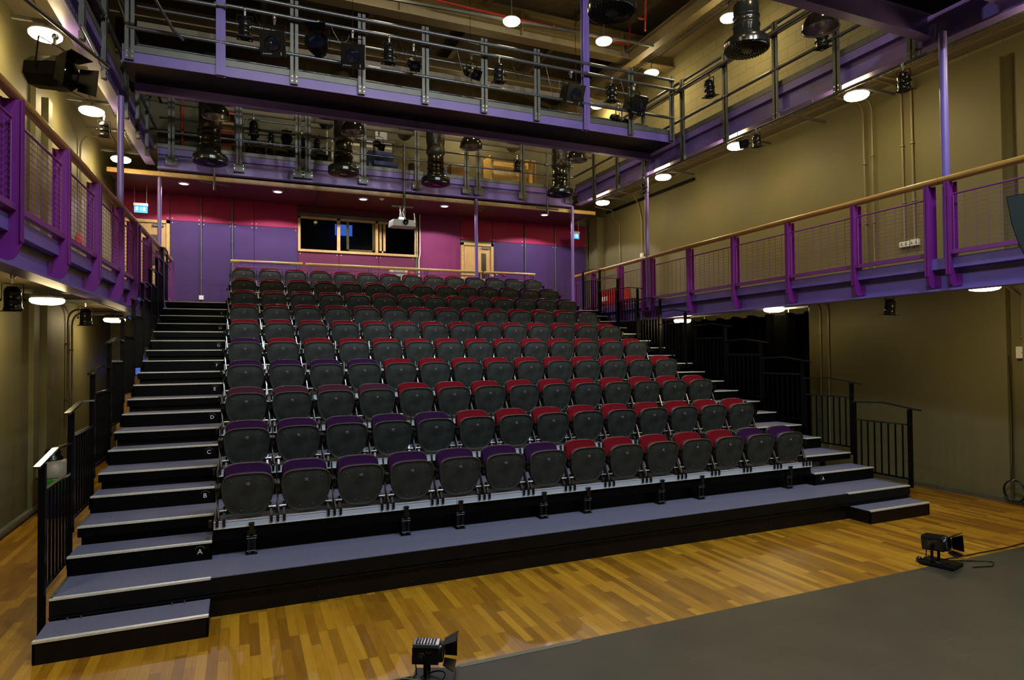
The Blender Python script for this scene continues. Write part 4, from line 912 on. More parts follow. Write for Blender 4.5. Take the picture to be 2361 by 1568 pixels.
def fresnel(tilt=-1.25, big=1.0):
    """body axis points along local -Y; tilt about X"""
    s = bpy.data.objects.new('fresnel_lantern', None); COL.objects.link(s); R = Matrix.Rotation(tilt, 3, 'X'); k = big
    b = MB(); 
    def bx(x0, x1, y0, y1, z0, z1, mb): mb.hexa([R @ Vector(v) for v in ((x0,y0,z0),(x1,y0,z0),(x1,y1,z0),(x0,y1,z0),(x0,y0,z1),(x1,y0,z1),(x1,y1,z1),(x0,y1,z1))])
    bx(-0.11*k, 0.11*k, -0.12*k, 0.16*k, -0.10*k, 0.10*k, b); bx(-0.08*k, 0.08*k, 0.16*k, 0.20*k, -0.08*k, 0.08*k, b)
    for i in range(5): bx(-0.09*k, 0.09*k, (0.12-0.045*i)*k, (0.135-0.045*i)*k, 0.10*k, 0.118*k, b)
    b.build('body', 'black_paint', s)
    f = MB(); w = 0.165*k; bx(-w, w, -0.145*k, -0.12*k, -w, w, f); f.build('front_plate', 'black_gloss', s)
    rg = MB(); RR = R @ Matrix.Rotation(PI/2, 3, 'X')
    rg.lathe([(0.085*k, 0.146*k), (0.092*k, 0.155*k), (0.10*k, 0.146*k)], (0, 0, 0), 28, RR); rg.build('lens_ring', 'black_steel', s)
    l = MB(); l.lathe([(0.0, 0.158*k), (0.05*k, 0.154*k), (0.088*k, 0.146*k)], (0, 0, 0), 24, RR); l.build('lens', 'lens_glass', s)
    lg = MB(); bx(-0.135*k, -0.118*k, -0.148*k, -0.145*k, -0.135*k, -0.118*k, lg)
    for i in range(6): bx((-0.112+0.016*i)*k, (-0.100+0.016*i)*k, -0.148*k, -0.145*k, (-0.134)*k, (-0.119)*k, lg)
    bx(0.095*k, 0.11*k, -0.148*k, -0.145*k, -0.14*k, -0.10*k, lg); lg.build('maker_mark', 'grey_plastic', s, 'pale maker marking')
    yoke(s, 0.145*k, 0.26*k); hook(s, 0.26*k); return s
def profile(tilt=-0.9, k=1.0):
    s = bpy.data.objects.new('profile_lantern', None); COL.objects.link(s); R = Matrix.Rotation(tilt, 3, 'X'); RR = R @ Matrix.Rotation(PI/2, 3, 'X')
    b = MB(); b.lathe([(0.0, -0.22*k), (0.07*k, -0.21*k), (0.09*k, -0.15*k), (0.09*k, -0.05*k), (0.075*k, -0.03*k), (0.07*k, 0.10*k), (0.08*k, 0.105*k), (0.08*k, 0.20*k), (0.066*k, 0.20*k)], (0, 0, 0), 24, RR)
    for a in range(4):
        t = a*PI/2+0.4; c = RR @ Vector((0.09*k*math.cos(t), 0.09*k*math.sin(t), -0.02*k)); e = RR @ Vector((0.15*k*math.cos(t), 0.15*k*math.sin(t), -0.02*k)); b.bar(c, e, 0.01, 0.01)
    b.build('barrel', 'black_paint', s)
    f = MB(); f.lathe([(0.075*k, 0.195*k), (0.12*k, 0.197*k), (0.12*k, 0.205*k), (0.075*k, 0.205*k)], (0, 0, 0), 4, RR @ Matrix.Rotation(PI/4, 3, 'Z'), smooth=False); f.build('filter_frame', 'black_steel', s)
    l = MB(); l.lathe([(0.0, 0.18*k), (0.04*k, 0.178*k), (0.066*k, 0.165*k)], (0, 0, 0), 20, RR); l.build('lens', 'lens_glass', s)
    yoke(s, 0.11*k, 0.22*k); hook(s, 0.22*k); return s
def hooded(k=1.0):
    s = bpy.data.objects.new('hooded_floodlight', None); COL.objects.link(s); R = Matrix.Rotation(-0.35, 3, 'X')
    RR = R @ Matrix.Rotation(PI/2, 3, 'X')
    b = MB(); b.lathe([(0.0, -0.18*k), (0.10*k, -0.17*k), (0.155*k, -0.06*k), (0.175*k, 0.05*k), (0.19*k, 0.12*k), (0.17*k, 0.12*k), (0.14*k, 0.05*k)], (0, 0, 0), 8, RR @ Matrix.Rotation(PI/8, 3, 'Z'), smooth=False); b.build('housing', 'black_paint', s)
    v = MB(); v.hexa([R @ Vector(q) for q in ((-0.17*k, -0.30*k, 0.155*k), (0.17*k, -0.30*k, 0.155*k), (0.13*k, -0.10*k, 0.18*k), (-0.13*k, -0.10*k, 0.18*k), (-0.17*k, -0.30*k, 0.16*k), (0.17*k, -0.30*k, 0.16*k), (0.13*k, -0.10*k, 0.185*k), (-0.13*k, -0.10*k, 0.185*k))]); v.build('visor', 'black_paint', s)
    l = MB(); l.lathe([(0.0, 0.09*k), (0.07*k, 0.085*k), (0.14*k, 0.06*k)], (0, 0, 0), 24, RR); l.build('lens', 'lens_glass', s)
    yoke(s, 0.18*k, 0.26*k); hook(s, 0.26*k); return s
def long_lantern():
    s = bpy.data.objects.new('large_lantern', None); COL.objects.link(s); RR = Matrix.Rotation(PI/2, 3, 'X')
    b = MB(); b.lathe([(0.0, -0.32), (0.12, -0.31), (0.19, -0.22), (0.20, 0.05), (0.21, 0.06), (0.21, 0.22), (0.17, 0.22), (0.15, 0.16)], (0, 0, 0), 8, RR @ Matrix.Rotation(PI/8, 3, 'Z'), smooth=False); b.build('housing', 'black_paint', s)
    l = MB(); l.lathe([(0.0, 0.18), (0.08, 0.175), (0.155, 0.16)], (0, 0, 0), 24, RR); l.build('lens', 'lens_glass', s)
    for sx in (-1, 1):
        m = MB(); m.hexa([(sx*0.18, -0.22, -0.14), (sx*0.19, -0.22, -0.14), (sx*0.26, -0.42, -0.17), (sx*0.25, -0.42, -0.17), (sx*0.18, -0.22, 0.14), (sx*0.19, -0.22, 0.14), (sx*0.26, -0.42, 0.17), (sx*0.25, -0.42, 0.17)]); m.build('barn_door', 'black_paint', s)
        m = MB(); m.hexa([(-0.14, -0.22, sx*0.18), (0.14, -0.22, sx*0.18), (0.17, -0.40, sx*0.24), (-0.17, -0.40, sx*0.24), (-0.14, -0.22, sx*0.19), (0.14, -0.22, sx*0.19), (0.17, -0.40, sx*0.25), (-0.17, -0.40, sx*0.25)]); m.build('barn_door', 'black_paint', s)
    yoke(s, 0.23, 0.36); hook(s, 0.36); return s
PAR0 = par_can(0.12); FR0 = fresnel(0.42); PRF0 = profile(0.55); HD0 = hooded(1.0)
first = {}
def put(p, loc, lb, cat='stage light', rot=(0, 0, 0), grp='stage lanterns on the catwalks', sc=1.0):
    s = p if p.name not in first else copy_tree(p)
    first[p.name] = 1; place(s, loc, rot); s.scale = (sc, sc, sc); tag(s, lb, cat, grp); return s
yb = 4.12; zb = 7.33
put(PAR0, (0.0, yb, zb-0.31), 'black can lantern hanging nearest the left purple column')
put(PAR0, (2.19, yb, zb-0.31), 'black can lantern hanging left of the middle of the catwalk bar')
put(PAR0, (4.14, yb, zb-0.31), 'black can lantern hanging right of the middle of the catwalk bar')
put(PAR0, (6.46, yb, zb-0.31), 'black can lantern hanging just right of the right purple column')
put(FR0, (0.42, yb, zb-0.46), 'square fronted lantern second from the left on the catwalk', rot=(0, 0, -0.25), sc=1.12)
put(FR0, (1.60, yb, zb-0.44), 'square fronted lantern beside the third grey post of the catwalk', rot=(0, 0, -0.15), sc=1.12)
put(FR0, (5.58, yb, zb-0.44), 'square fronted lantern just left of the right purple column', rot=(0, 0, 0.1), sc=1.12)
put(FR0, (6.97, yb, zb-0.44), 'square fronted lantern at the right end of the catwalk', rot=(0, 0, 0.2), sc=1.08)
put(HD0, (1.06, yb, zb-0.36), 'angular hooded floodlight with blue lens on the catwalk', rot=(0, 0, -0.35))
put(PRF0, (2.60, yb, zb-0.40), 'dark profile spotlight in the middle of the catwalk', rot=(0, 0, -0.1))
put(PRF0, (3.66, yb+0.1, zb-0.32), 'dark profile spotlight left of the third can lantern', rot=(0, 0, 0.25))
put(PRF0, (7.2, yb+0.9, zb-0.40), 'dark profile spotlight behind the right end of the catwalk', rot=(0, 0, 0.4))
put(PAR0, (7.98, 3.15, 6.98), 'black can lantern on the right gallery rail', rot=(0, 0, -PI/2))
put(PAR0, (7.90, 0.60, 6.72), 'black can lantern hanging behind the large dome on the right', rot=(0, 0, -PI/2), sc=0.9)
put(PAR0, (8.0, 2.02, 5.65), 'small can lantern under the right gallery beside the second lamp', rot=(0, 0, -PI/2), sc=0.7)
put(PAR0, (8.0, -0.58, 5.62), 'small can lantern under the right gallery near the purple pole', rot=(0, 0, -PI/2), sc=0.8)
put(PAR0, (8.0, 5.27, 5.64), 'small can lantern under the right gallery at the far end', rot=(0, 0, -PI/2), sc=0.75)
put(FR0, (8.0, 2.30, 5.70), 'small tilted lantern under the right gallery, behind the second lamp', rot=(0, 0, -1.2), sc=0.45)
put(PAR0, (-2.0, 1.02, 2.62), 'small can lantern at the far left under the left balcony', sc=0.75)
put(PAR0, (-2.0, 4.05, 2.62), 'small can lantern between the two lamps under the left balcony', sc=0.75)
put(PAR0, (-2.02, 5.35, 5.62), 'small can lantern under the upper left gallery', sc=0.75)
put(PAR0, (8.3, -0.1, 2.68), 'small can lantern under the right balcony', sc=0.75)
# rear gallery rail lanterns
put(PAR0, (0.2, 8.35, 6.93), 'black can lantern on the rear gallery rail near its left end')
put(PRF0, (2.9, 8.5, 6.95), 'round faced spotlight on the rear gallery rail above the blue crate', rot=(0, 0, 0.2), sc=0.9)
put(PAR0, (6.35, 8.38, 6.80), 'black can lantern on the rear gallery rail before the wood crate', sc=0.85)
put(PRF0, (2.15, 8.5, 6.85), 'dark spotlight tucked behind the second rear duct', sc=0.8)
# large hooded flood at the upper left
BIG = long_lantern()
big = put(BIG, (-1.93, 1.95, 5.13), 'very large black barn door lantern close to the camera at the upper left', rot=(0.12, 0.0, 1.05), sc=0.86)
m = MB(); m.cyl((-2.55, -0.2, 5.62), (-1.55, 2.9, 5.66), 0.024, 10); m.cyl((-1.62, 2.6, 5.65), (-1.78, 2.6, 6.0), 0.02, 8)
tag(m.build('boom_pipe', 'galv_pipe'), 'slanting boom pipe that holds the large lantern at the upper left', 'pipe')
m = MB(); m.tube([(-1.45, 2.9, 7.05), (-1.2, 3.3, 6.98), (-0.95, 4.1, 6.80), (-0.83, 4.18, 6.72)], 0.022, 8); tag(m.build('loose_pipe', 'galv_pipe'), 'loose pale pipe clamped across the left corner of the catwalk', 'pipe')
# hanging scaffold pipes and projector
m = MB(); m.cyl((-0.563, 8.38, 5.55), (-0.563, 8.38, 7.0), 0.023, 10); m.cyl((-0.85, 8.38, 5.71), (-0.26, 8.38, 5.66), 0.02, 8); tag(m.build('drop_pipe', 'galv_pipe', off=(-0.56, 8.38, 5.5)), 'drop pipe with cross bar under the leftmost duct', 'pipe')
m = MB(); m.cyl((7.19, 8.38, 5.67), (7.19, 8.38, 7.24), 0.026, 10); m.cyl((6.86, 8.38, 5.80), (7.50, 8.38, 5.80), 0.021, 8); m.box(7.13, 7.25, 8.34, 8.42, 6.9, 6.96); tag(m.build('drop_pipe', 'galv_pipe', off=(7.19, 8.38, 5.6)), 'drop pipe with cross bar before the right end of the red soffit', 'pipe')
m = MB(); m.cyl((3.46, 8.38, 5.31), (3.46, 8.38, 7.0), 0.029, 10); m.cyl((3.17, 8.38, 5.53), (3.67, 8.38, 5.53), 0.021, 8); tag(m.build('drop_pipe', 'galv_pipe', off=(3.46, 8.38, 5.3)), 'drop pipe that carries the projector', 'pipe')
off = (3.16, 7.4, 4.90); s = thing('projector', 'grey ceiling projector hanging before the control room window', 'projector', off)
m = MB(); m.hexa([(2.93, 7.18, 4.83), (3.42, 7.18, 4.83), (3.46, 7.6, 4.85), (2.90, 7.6, 4.85), (2.94, 7.20, 4.98), (3.40, 7.20, 4.98), (3.44, 7.58, 5.0), (2.92, 7.58, 5.0)]); o = m.build('casing', 'projector_grey', s, off=off)
bv = o.modifiers.new('b', 'BEVEL'); bv.width = 0.015; bv.segments = 2
m = MB(); m.lathe([(0.0, 0.0), (0.035, 0.0), (0.045, -0.02), (0.058, -0.05), (0.062, 0.03)], (3.19, 7.18, 4.92), 24, Matrix.Rotation(-PI/2, 3, 'X')); m.build('lens', 'black_gloss', s, off=off)
m = MB(); m.cyl((3.15, 7.4, 4.98), (3.15, 7.42, 5.15), 0.03, 8); m.box(3.09, 3.2, 7.36, 7.46, 4.98, 5.06); m.cyl((3.15, 7.42, 5.12), (3.15, 7.5, 5.32), 0.018, 8); m.build('mount', 'bright_steel', s, off=off)
m = MB(); m.tube([(3.24, 7.5, 5.3), (3.20, 7.48, 5.2), (3.24, 7.46, 5.08), (3.30, 7.45, 4.98)], 0.010, 6); m.tube([(3.46, 7.5, 5.2), (3.47, 7.45, 5.0), (3.44, 7.4, 4.88), (3.38, 7.38, 4.83)], 0.010, 6); m.build('cable', 'white_plastic', s, off=off); s.location = (3.37, 8.26, 5.08); s.scale = (1.06, 1.06, 1.06)

# housings of the added floodlights, out of view above the stage
for i, (x, y, z) in enumerate(ADDED_FLOODS):
    off = (x, y, z); s = thing('added_floodlight', 'added unseen floodlight over the far end of the stage, %s from the left' % ORD[i], 'lamp', off, 'added floodlights behind the stage')
    MB().box(x-0.2, x+0.2, y-0.1, y+0.08, z-0.14, z+0.14).build('housing', 'black_paint', s, off=off)
    MB().box(x-0.03, x+0.03, y-0.03, y+0.03, z+0.14, 9.8).build('bracket', 'black_paint', s, off=off)
    MB().box(x-0.17, x+0.17, y+0.08, y+0.09, z-0.11, z+0.11).build('front_glass', 'added_flood_glass', s, off=off)
# loudspeaker at the right frame edge: wedge cabinet with a curved bottom corner
off = (7.6, -2.5, 3.3); s = thing('loudspeaker', 'dark loudspeaker hanging partly in view at the right edge', 'loudspeaker', off)
prof = [(p*0.92, 2.086+(q-2.086)*0.92) for p, q in [(0.0, 3.72), (0.04, 3.42), (0.10, 3.20), (0.17, 3.01), (0.30, 2.78), (0.62, 2.60), (0.80, 2.66), (0.86, 3.72)]]
d1 = Vector((0.10, -1.0, 0)).normalized(); d2 = Vector((1.0, 0.10, 0)).normalized(); O = Vector((6.85, -2.38, 0))
def SP(p, q, t): v = O + d1*p + d2*t; return (v.x, v.y, q)
m = MB(); m.prism(prof, 0.03, 0.45, SP); o = m.build('cabinet', 'black_paint', s, off=off); fix_normals(o)
pr2 = [(0.02+p*0.965, 3.2+(q-3.2)*0.965) for p, q in prof]
m = MB(); m.prism(pr2, 0.0, 0.03, SP); o = m.build('grille', 'speaker_grille', s, off=off); fix_normals(o)
m = MB(); m.cyl((7.1, -2.75, 3.58), (7.1, -2.75, 9.8), 0.015, 8); m.build('hanging_rod', 'galv', s, off=off)
# ---------------------------------------------------------------- exit signs
def exit_sign(x, y, z, lb):
    off = (x, y, z); s = thing('exit_sign', lb, 'exit sign', off, 'hanging exit signs')
    MB().box(x-0.135, x+0.135, y-0.035, y+0.035, z+0.05, z+0.105).build('housing', 'white_plastic', s, off=off)
    pn = MB().box(x-0.125, x+0.13, y-0.006, y+0.006, z-0.10, z+0.05).build('blade', 'exit_blue', s, off=off)
    m = MB(); Y = y-0.009; X = x-0.075; Z = z-0.02
    def poly(pts): m.prism(pts, Y, Y+0.003, lambda p, q, t: (X+p, t, Z+q))
    m.lathe([(0.0, -0.0015), (0.010, -0.0015), (0.010, 0.0015), (0.0, 0.0015)], (X+0.008, Y, Z+0.045), 12, Matrix.Rotation(PI/2, 3, 'X'))
    for pts in ([(-0.012, 0.03), (0.012, 0.034), (0.006, -0.006), (-0.010, -0.004)], [(0.008, 0.03), (0.028, 0.012), (0.022, 0.006), (0.004, 0.02)], [(-0.012, 0.03), (-0.030, 0.018), (-0.026, 0.010), (-0.008, 0.018)], [(0.006, -0.004), (0.020, -0.020), (0.016, -0.042), (0.008, -0.042), (0.009, -0.022), (-0.004, -0.006)], [(-0.008, -0.004), (-0.014, -0.024), (-0.036, -0.028), (-0.036, -0.036), (-0.008, -0.032), (0.000, -0.006)]): poly(pts)
    poly([(0.070, 0.038), (0.080, 0.038), (0.080, -0.018), (0.087, -0.018), (0.075, -0.038), (0.063, -0.018), (0.070, -0.018)]); poly([(0.118, 0.045), (0.158, 0.045), (0.158, -0.045), (0.118, -0.045)])
    m.build('running_figure_symbol', 'exit_white', pn, off=off)
    for o_ in (pn,): pass
    c = MB(); c.cyl((x+0.11, y, z+0.10), (x+0.115, y, 5.82), 0.005, 6); c.cyl((x-0.12, y, z+0.10), (x-0.12, y, 5.82), 0.0015, 6); c.build('suspension', 'white_plastic', s, off=off)
exit_sign(-2.05, 9.6, 5.31, 'glowing blue exit sign at the rear left above the timber door')
exit_sign(8.66, 9.6, 5.42, 'glowing blue exit sign at the rear right behind a purple pole')
# ---------------------------------------------------------------- conduits and sockets
def conduit(pts, r, lb, m_='conduit', clips=()):
    m = MB(); m.tube(pts, r, 8)
    for (x, y, z) in clips: m.cyl((x, y, z-0.012), (x, y, z+0.012), r*1.9, 8)
    return tag(m.build('conduit', m_), lb, 'conduit', 'surface conduits')
def bend(a, b, c, n=5):
    a, b, c = Vector(a), Vector(b), Vector(c); return [tuple((1-t)**2*a+2*t*(1-t)*b+t*t*c) for t in [k/n for k in range(n+1)]]
xw = 9.525
conduit([(8.9, 1.2, 6.22)]+bend((9.35, 1.2, 6.22), (xw, 1.2, 6.22), (xw, 1.2, 6.0))+[(xw, 1.17, 3.11)], 0.016, 'left pipe of the pair on the upper right wall, below the lamp', clips=[(xw, 1.19, 5.2), (xw, 1.18, 4.2)])
conduit([(8.9, 1.04, 6.22)]+bend((9.35, 1.04, 6.22), (xw, 1.04, 6.22), (xw, 1.04, 6.0))+[(xw, 1.04, 3.11)], 0.016, 'right pipe of the pair on the upper right wall, below the lamp', clips=[(xw, 1.04, 5.3), (xw, 1.04, 4.2)])
conduit([(8.7, 0.53, 6.26)]+bend((9.35, 0.53, 6.26), (xw, 0.53, 6.26), (xw, 0.53, 6.05))+[(xw, 0.52, 3.80)], 0.018, 'left pipe of the pair running down to the white sockets', clips=[(xw, 0.53, 5.3), (xw, 0.52, 4.4)])
conduit([(8.7, 0.37, 6.24)]+bend((9.35, 0.37, 6.24), (xw, 0.37, 6.24), (xw, 0.37, 6.05))+[(xw, 0.36, 3.80)], 0.018, 'right pipe of the pair running down to the white sockets', clips=[(xw, 0.37, 5.3), (xw, 0.36, 4.4)])
conduit([(8.9, 2.13, 2.93)]+bend((9.35, 2.13, 2.93), (xw, 2.13, 2.93), (xw, 2.13, 2.72))+[(xw, 2.14, 0.36)], 0.018, 'left pipe of the pair on the right wall under the balcony', clips=[(xw, 2.14, 2.4), (xw, 2.14, 0.9)])
conduit([(8.9, 1.96, 2.93)]+bend((9.35, 1.96, 2.93), (xw, 1.96, 2.93), (xw, 1.96, 2.72))+[(xw, 1.97, 0.36)], 0.018, 'right pipe of the pair on the right wall under the balcony', clips=[(xw, 1.97, 2.4), (xw, 1.97, 0.9)])
conduit([(9.0, -0.93, 2.95), (9.35, -0.97, 2.95), (9.64, -1.0, 2.80), (9.64, -1.02, 2.35), (9.64, -1.03, 2.10)], 0.018, 'short pipe dropping to the white box on the right wall', clips=[(9.64, -1.02, 2.5), (9.64, -1.02, 2.25)])
conduit([(8.9, 8.9, 6.1), (9.5, 8.95, 6.05), (xw, 8.95, 5.85), (xw, 8.65, 5.6), (xw, 8.65, 4.45)], 0.015, 'bent pipe on the right wall near the rear corner, running to the red box')
conduit([(8.9, 7.7, 6.25), (9.4, 7.75, 6.2), (xw, 7.75, 6.0), (xw, 7.6, 5.55), (xw, 7.6, 4.65)], 0.015, 'bent pipe on the right wall left of the second purple pole')
xl = -2.62
conduit([(-2.1, 6.05, 2.86)]+bend((-2.45, 6.05, 2.86), (xl, 6.05, 2.86), (xl, 6.05, 2.65))+[(xl, 6.05, 0.97)], 0.016, 'left pipe of the pair on the left wall under the balcony', clips=[(xl, 6.05, 2.3), (xl, 6.05, 1.4)])
conduit([(-2.1, 6.33, 2.82)]+bend((-2.45, 6.33, 2.82), (xl, 6.33, 2.82), (xl, 6.33, 2.6))+[(xl, 6.33, 0.95)], 0.016, 'right pipe of the pair on the left wall under the balcony', clips=[(xl, 6.33, 2.2), (xl, 6.33, 1.4)])
conduit([(-2.2, 6.9, 5.95)]+bend((-2.45, 6.85, 5.95), (xl, 6.85, 5.95), (xl, 6.85, 5.7))+[(xl, 6.85, 3.3)], 0.016, 'pipe bending down the upper left wall')
for x, z0, z1, w in ((-0.90, 3.50, 5.82, 'left of the timber topped rail'), (-0.235, 3.11, 5.82, 'above the left end of the timber topped rail'), (4.24, 3.11, 5.82, 'right beside the control room window'), (7.41, 3.11, 5.82, 'right of the rear door'), (8.37, 3.11, 5.82, 'left of the right exit sign')):
    conduit([(x, 10.27, z0), (x, 10.27, z1)], 0.014, 'slim vertical pipe on the rear panels, %s' % w, 'galv', clips=[(x, 10.275, 4.8), (x, 10.275, 3.9)])
conduit([(4.30, 10.25, 3.11), (4.30, 10.25, 4.6), (4.33, 10.25, 4.75), (4.33, 10.25, 5.8)], 0.014, 'pale trunking beside the control room window', 'white_box')
def wallbox(name, x0, x1, y0, y1, z0, z1, m_, lb, cat, detail=None, grp=None):
    c = ((x0+x1)/2, (y0+y1)/2, (z0+z1)/2); s = thing(name, lb, cat, c, grp)
    o = MB().box(x0, x1, y0, y1, z0, z1).build('casing', m_, s, off=c); bv = o.modifiers.new('b', 'BEVEL'); bv.width = 0.006; bv.segments = 2
    if detail:
        m = MB(); detail(m); m.build('face_detail', 'grey_plastic', s, off=c)
def pins_x(x, y, z): 
    def f(m):
        for dy in (-0.035, 0.035): m.box(x-0.003, x, y+dy-0.012, y+dy+0.012, z-0.02, z+0.02)
    return f
wallbox('wall_socket', 9.50, 9.55, 0.44, 0.60, 3.70, 3.79, 'white_plastic', 'left white double socket on the upper right wall behind the mesh', 'socket', pins_x(9.50, 0.52, 3.745), 'wall sockets')
wallbox('wall_socket', 9.50, 9.55, 0.29, 0.42, 3.70, 3.80, 'white_plastic', 'right white socket on the upper right wall behind the mesh', 'socket', pins_x(9.50, 0.36, 3.745), 'wall sockets')
wallbox('wall_socket', 9.50, 9.55, 2.06, 2.22, 0.26, 0.35, 'white_plastic', 'left white socket low on the right wall behind the guard rail', 'socket', pins_x(9.50, 2.14, 0.3), 'wall sockets')
wallbox('wall_socket', 9.50, 9.55, 1.89, 2.04, 0.26, 0.35, 'white_plastic', 'right white socket low on the right wall behind the guard rail', 'socket', pins_x(9.50, 1.965, 0.3), 'wall sockets')
wallbox('wall_socket', -2.65, -2.60, 6.25, 6.40, 0.86, 0.95, 'white_plastic', 'white socket low on the left wall seen between the guard rails', 'socket', None, 'wall sockets')
wallbox('wall_socket', -0.95, -0.85, 10.25, 10.30, 3.40, 3.50, 'white_plastic', 'white socket at the foot of the leftmost pipe on the purple panels', 'socket', None, 'wall sockets')
wallbox('wall_socket', 6.48, 6.56, 10.27, 10.30, 4.28, 4.36, 'white_plastic', 'white switch on the rear wall right of the door', 'socket', None, 'wall sockets')
wallbox('junction_box', 9.60, 9.66, -1.10, -0.95, 1.96, 2.12, 'white_plastic', 'white box on the far right wall at the end of a short pipe', 'junction box', lambda m: m.box(9.597, 9.60, -1.03, -1.02, 2.03, 2.045))
wallbox('junction_box', 9.50, 9.55, 7.54, 7.66, 4.55, 4.66, 'white_plastic', 'pale box half hidden by the right handrail near the rear', 'junction box')
wallbox('fire_call_point', 9.47, 9.55, 8.55, 8.75, 4.28, 4.42, 'red_paint', 'small red box on the right wall behind the handrail end', 'call point', None, 'red call points')
wallbox('fire_call_point', -2.65, -2.59, 6.72, 6.92, 4.05, 4.20, 'red_paint', 'red call point on the left wall behind the mesh', 'call point', None, 'red call points')
wallbox('fire_call_point', 4.05, 4.17, 10.24, 10.30, 4.15, 4.26, 'red_paint', 'red call point below the control room window at the right', 'call point', None, 'red call points')
wallbox('fire_call_point', 6.72, 6.81, 10.25, 10.30, 4.27, 4.36, 'red_paint', 'small red call point beside the white switch on the rear wall', 'call point', None, 'red call points')
off = (9.2, 8.7, 3.5); s = thing('hose_reel_cabinet', 'red cabinet with a white notice behind the top guard rails on the right', 'cabinet', off)
MB().box(9.15, 9.56, 8.25, 9.05, 3.2, 3.82).build('casing', 'red_paint', s, off=off)
m = MB()
for k in range(3): m.box(9.145, 9.15, 8.72+0.1*k, 8.80+0.1*k, 3.50, 3.62)
m.build('notice', 'white_box', s, off=off)
off = (3.7, 10.1, 4.2); s = thing('lectern_case', 'timber framed grey case behind the last row, under the control room window', 'case', off)
m = MB(); m.box(3.48, 3.56, 10.0, 10.2, 3.11, 4.33); m.box(3.86, 3.93, 10.0, 10.2, 3.11, 4.33); m.build('uprights', 'frame_wood', s, off=off)
MB().box(3.56, 3.86, 10.05, 10.2, 3.11, 4.31).build('front', 'grey_plastic', s, off=off)
# cable coil at the far right
off = (9.45, -1.0, 0.2); s = thing('cable_coil', 'coiled black cable hanging at the foot of the right wall', 'cable', off)
m = MB(); rn = random.Random(3)
for k in range(5):
    r = 0.13+0.012*rn.random(); ph = rn.random()*6; m.tube([(9.47-0.01*k+0.008*math.sin(a+ph), -0.98+r*math.cos(a), 0.19+r*math.sin(a)*1.05) for a in [2*PI*i/28 for i in range(29)]], 0.006, 6)
m.tube([(9.46, -1.05, 0.06), (9.3, -1.2, 0.02), (9.2, -1.5, 0.01), (9.3, -1.9, 0.01)], 0.006, 6); m.build('coil', 'black_gloss', s, off=off)
m = MB(); m.tube([(9.50, -0.92, 2.0), (9.49, -0.95, 1.2), (9.48, -0.95, 0.6), (9.47, -0.93, 0.32)], 0.005, 6); m.build('lead', 'black_gloss', s, off=off)
m = MB(); m.tube([(9.45, -0.98, 0.34), (9.42, -0.97, 0.33), (9.44, -0.955, 0.31)], 0.008, 6); m.build('tie', 'blue_ring', s, off=off)
# bin with cleaning bottle beyond the left guard rail
off = (-2.3, 3.9, 0); s = thing('waste_bin', 'blue waste bin with a green liner and grey lid beyond the left guard rail', 'bin', off)
m = MB(); m.lathe([(0.15, 0.0), (0.16, 0.02), (0.19, 0.44), (0.185, 0.45)], (-2.3, 3.9, 0), 24); m.build('body', 'bin_blue', s, off=off)
m = MB(); m.lathe([(0.193, 0.36), (0.205, 0.42), (0.21, 0.50), (0.205, 0.53), (0.18, 0.52)], (-2.3, 3.9, 0), 40); m.build('liner', 'green_bag', s, off=off)
m = MB(); m.lathe([(0.215, 0.53), (0.22, 0.55), (0.205, 0.62), (0.175, 0.69), (0.12, 0.735), (0.0, 0.75)], (-2.3, 3.9, 0), 28); m.build('lid', 'grey_plastic', s, off=off)
m = MB(); m.lathe([(0.12, 0.73), (0.115, 0.77), (0.085, 0.80), (0.09, 0.84), (0.075, 0.88), (0.0, 0.895)], (-2.33, 3.9, 0), 24); m.build('handle_cap', 'black_gloss', s, off=off)
# timber box glimpsed behind the steps
tag(MB().box(-2.35, -1.9, 8.7, 9.2, 0, 1.32).build('timber_cupboard', 'door_wood'), 'orange timber cupboard glimpsed behind the left guard rails', 'cupboard')
tag(MB().box(-2.4, -2.0, 9.7, 9.8, 1.7, 2.1).build('wall_screen', 'booth_blue'), 'small blue glowing panel glimpsed behind the left stair', 'screen')
